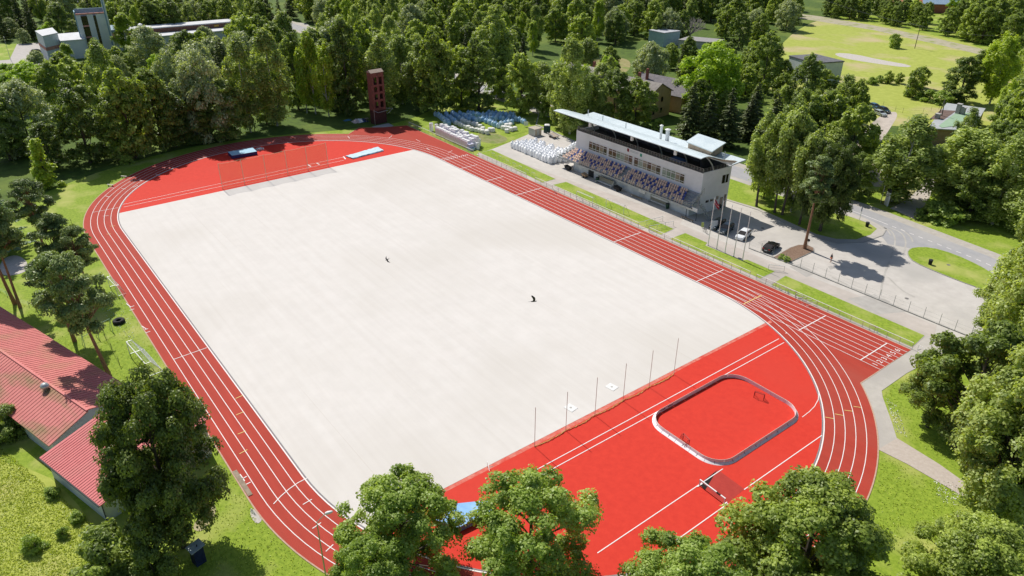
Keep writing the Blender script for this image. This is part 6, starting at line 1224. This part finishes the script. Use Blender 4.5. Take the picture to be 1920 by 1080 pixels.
# dead tree beside the blue-grey shed
g = G(1290, 75); t = thing('dead_tree', 'bare pale dead branches spreading beside the blue-grey hut', 'tree', g); r_ = random.Random(3); mb = MB()
def limb(p, d, l, r0, dep):
    e = p + d * l; mb.bar(p, e, r0, r0 * .6, 5)
    if dep > 0:
        for _ in range(3): limb(e, (d + Vector((r_.uniform(-.6, .6), r_.uniform(-.6, .6), r_.uniform(-.15, .4)))).normalized(), l * .68, r0 * .6, dep - 1)
for k in range(9): a = k * .7; limb(Vector((r_.uniform(-3, 3), r_.uniform(-3, 3), 0)), Vector((math.cos(a) * .9, math.sin(a) * .9, .9)).normalized(), 4.5, .28, 3)
mb.build('branches', DEAD, t)
# woods filled with individually placed trees
SPOTS = [(o[3], o[4], o[0].scale[0] * 6) for o in ALLT]
def inpoly(x, y, poly):
    c = False; n = len(poly)
    for i in range(n):
        x1, y1 = poly[i][0], poly[i][1]; x2, y2 = poly[(i + 1) % n][0], poly[(i + 1) % n][1]
        if (y1 > y) != (y2 > y) and x < (x2 - x1) * (y - y1) / (y2 - y1) + x1: c = not c
    return c
BL_ = [(LG.location.x, LG.location.y, 12, 36), (-186, -44, 16, 22), (FT.location.x, FT.location.y, 10, 10), (-38, 72, 15, 9), (-6, 71, 14, 8), (-3, 84, 11, 7)]
def wood(poly, n, kinds, hs, region, sp=7.5, seed=1):
    rn = random.Random(seed); P = [(p[0], p[1]) for p in poly]; xs = [p[0] for p in P]; ys = [p[1] for p in P]; c = 0; tries = 0
    while c < n and tries < 9000:
        tries += 1; x = rn.uniform(min(xs), max(xs)); y = rn.uniform(min(ys), max(ys))
        if not inpoly(x, y, P): continue
        if 45 < y < 57 and x < 60: continue
        if any(abs(x - b[0]) < b[2] and abs(y - b[1]) < b[3] for b in BL_): continue
        if any((x - s[0]) ** 2 + (y - s[1]) ** 2 < (sp * rn.uniform(.8, 1.2)) ** 2 for s in SPOTS): continue
        k = rn.choices([q[0] for q in kinds], [q[1] for q in kinds])[0]; h = rn.uniform(*hs); wd = h * {'birch': .5, 'ybirch': .42, 'spruce': .4, 'willow': .95, 'dark': .72, 'maple': .75, 'bright': .8, 'shrub': 1.2}[k]; SPOTS.append((x, y, wd / 2)); put(k, (x, y), h, wd, region=region, z0=0); c += 1
mix = [('dark', 4), ('maple', 4), ('birch', 3), ('ybirch', 1), ('willow', 1), ('spruce', 2)]
wood(px((610, 40), (760, 10), (1000, -5), (1340, 12), (1345, 45), (1270, 78), (1190, 92), (1110, 100), (1040, 108), (1000, 118), (985, 150), (850, 150), (720, 135), (640, 120)), 170, mix, (12, 18), W10, 7.2, 2)
wood([(-60, 10), (-75, -10), (-85, -30), (-110, -30), (-150, 0), (-150, 42), (-60, 42)], 34, mix, (14, 19), W2, 6.5, 3)
wood([(-80, -40), (-80, -75), (-110, -85), (-170, -70), (-170, -20), (-130, -30)], 34, [('maple', 3), ('bright', 2), ('willow', 2), ('birch', 1)], (6, 9), W9, 6.5, 4)
wood([(-110, -20), (-165, -25), (-172, 25), (-120, 35)], 18, mix, (9, 12), W9, 6.5, 17)
wood([(-197, -22), (-197, 44), (-240, 44), (-240, -22)], 34, mix, (13, 17), W9, 6.5, 18)
wood([(-235, -100), (-232, -55), (-238, -30), (-240, 44), (-330, 44), (-400, 0), (-400, -120)], 80, [('birch', 3), ('dark', 4), ('spruce', 3), ('willow', 1)], (15, 20), W9, 8.5, 5)
wood([(-235, 58), (-120, 58), (-120, 110), (-250, 140), (-330, 100)], 34, mix, (14, 19), W10, 9, 6)
wood(px((1345, 60), (1400, 25), (1480, 8), (1500, 30), (1480, 60), (1440, 90), (1380, 95)), 24, [('dark', 3), ('maple', 3), ('willow', 1)], (12, 16), W11, 7.5, 7)
wood(px((1545, 34), (1600, 38), (1680, 52), (1740, 62), (1740, 40), (1640, 22), (1560, 8)), 34, [('dark', 4), ('maple', 2)], (9, 12), W11, 6, 8)
wood(px((1770, 70), (1860, 90), (1960, 120), (1990, 60), (1900, 30), (1780, 40)), 30, [('dark', 3), ('maple', 3), ('bright', 1)], (12, 17), W11, 8, 9)
wood(px((1840, 200), (1900, 220), (1990, 330), (1990, 150), (1870, 130)), 9, [('maple', 3), ('ybirch', 2), ('birch', 2)], (12, 16), W7, 8, 10)
wood(px((20, 60), (150, 62), (150, 78), (110, 80), (30, 82)), 8, [('bright', 2), ('willow', 2), ('maple', 1)], (5, 8), W9, 7, 11)
wood(px((1010, 190), (1110, 205), (1210, 150), (1190, 140), (1080, 140), (1000, 150)), 10, [('maple', 3), ('birch', 3), ('bright', 1)], (9, 12), W3, 7, 12)
wood(px((1240, 128), (1330, 118), (1420, 120), (1490, 175), (1480, 290), (1400, 262), (1300, 235), (1262, 180)), 26, [('dark', 3), ('maple', 4), ('birch', 2), ('spruce', 1)], (8, 13), W4, 6.5, 13)
wood(px((1500, 190), (1600, 215), (1610, 250), (1590, 320), (1560, 350), (1490, 330)), 4, [('dark', 3), ('maple', 3), ('birch', 3)], (8, 11), W8_, 6, 14)
wood(px((1775, 300), (1850, 310), (1960, 400), (1960, 470), (1880, 430), (1780, 400)), 12, [('dark', 3), ('maple', 3), ('birch', 3)], (10, 14), W6, 6.5, 15)
wood(px((1850, 260), (1960, 330), (1960, 240), (1880, 220)), 8, [('dark', 2), ('maple', 3), ('ybirch', 3)], (11, 15), W7, 7, 16)
# labels: kind, height and order inside each wood, so that each names one tree
ORD = ['first', 'second', 'third', 'fourth', 'fifth', 'sixth', 'seventh', 'eighth', 'ninth', 'tenth', 'eleventh', 'twelfth']
def uv(o): d = RM.transposed() @ (Vector((o[3], o[4], o[5] * .8)) - CV); return FPX * d.x / -d.z
grp = {}
for o in ALLT: grp.setdefault((o[2], o[1]), []).append(o)
for (reg, key), lst in grp.items():
    lst.sort(key=uv); nm, adj, cat = NAMES[key]; n = len(lst)
    for i, o in enumerate(lst):
        e = o[0]; ext = '' if cat == 'shrub' else (' tree' if 'birch' not in adj and 'willow' not in adj and 'spruce' not in adj and 'pine' not in adj else '')
        if cat == 'shrub': ext = ' bush'
        if n == 1: lab = f'the only {adj}{ext} in {reg}'
        elif i < 12: lab = f'{adj}{ext}, {ORD[i]} from left in {reg}'
        elif n - 1 - i < 12: lab = f'{adj}{ext}, {ORD[n - 1 - i]} from right in {reg}'
        else: lab = f'{adj}{ext} in the middle of {reg}'; e['group'] = f'{adj}{ext}s in the middle of {reg}'
        e['label'] = lab
# grass tufts and weeds: nobody could count them
def tufts(name, polys, n, hs, m, seed, wdt=.12):
    rn = np.random.default_rng(seed); P = []
    for poly in polys:
        Q = [(p[0], p[1]) for p in poly]; xs = [p[0] for p in Q]; ys = [p[1] for p in Q]; k = 0; rr = random.Random(seed)
        while k < n // len(polys):
            x = rr.uniform(min(xs), max(xs)); y = rr.uniform(min(ys), max(ys))
            if inpoly(x, y, Q) and not (abs(y - YC) < Ro + .3 and CF < x < CN) and math.hypot(x - CN, y - YC) > Ro + .3 and math.hypot(x - CF, y - YC) > Ro + .3 and not inpoly(x, y, [AN(*q) for q in ((-20, -112), (48.5, -112), (48.5, -98), (-20, -98))]): P.append((x, y, .02)); k += 1
    P = np.array(P); m_ = len(P); S = rn.uniform(hs[0], hs[1], m_); P[:, 2] += S * .3; Nn = rn.normal(size=(m_, 3)); Nn[:, 2] += 1.1
    me = leafobj(name, P, Nn, S, .5 + rn.normal(size=m_) * .2, m, wdt); o = link(bpy.data.objects.new(name, me)); o['kind'] = 'stuff'
LM['grassy'] = leafmat('grass_blades', (.24, .31, .03), (.36, .44, .05), (.52, .56, .14), .35)
tufts('grass', [[tuple(p.xy) for p in px((-20, 790), (40, 810), (110, 890), (215, 985), (170, 1090), (-40, 1090))]], 12000, (.08, .22), LM['grassy'], 1, .7)
tufts('grass', [[tuple(p.xy) for p in px(*q)] for q in (((20, 560), (225, 560), (330, 690), (250, 735), (120, 650)), ((400, 850), (435, 880), (640, 1060), (560, 1090), (300, 1090)), ((1650, 850), (1790, 925), (1850, 1000), (1800, 1080), (1640, 1000)), ((1655, 735), (1750, 670), (1850, 720), (1830, 900), (1690, 815)))], 6000, (.07, .2), LM['grassy'], 2, .7)
tufts('daisies', [[tuple(p.xy) for p in px(*q)] for q in (((480, 900), (520, 930), (560, 990), (540, 1010), (470, 960)), ((1660, 745), (1680, 760), (1700, 820), (1680, 810)), ((1750, 900), (1800, 905), (1800, 950), (1760, 940)), ((190, 580), (230, 560), (260, 640), (230, 640)))], 900, (.06, .14), mat('white_petals', (.6, .62, .55), (.7, .7, .64), 3), 3, 1.2)
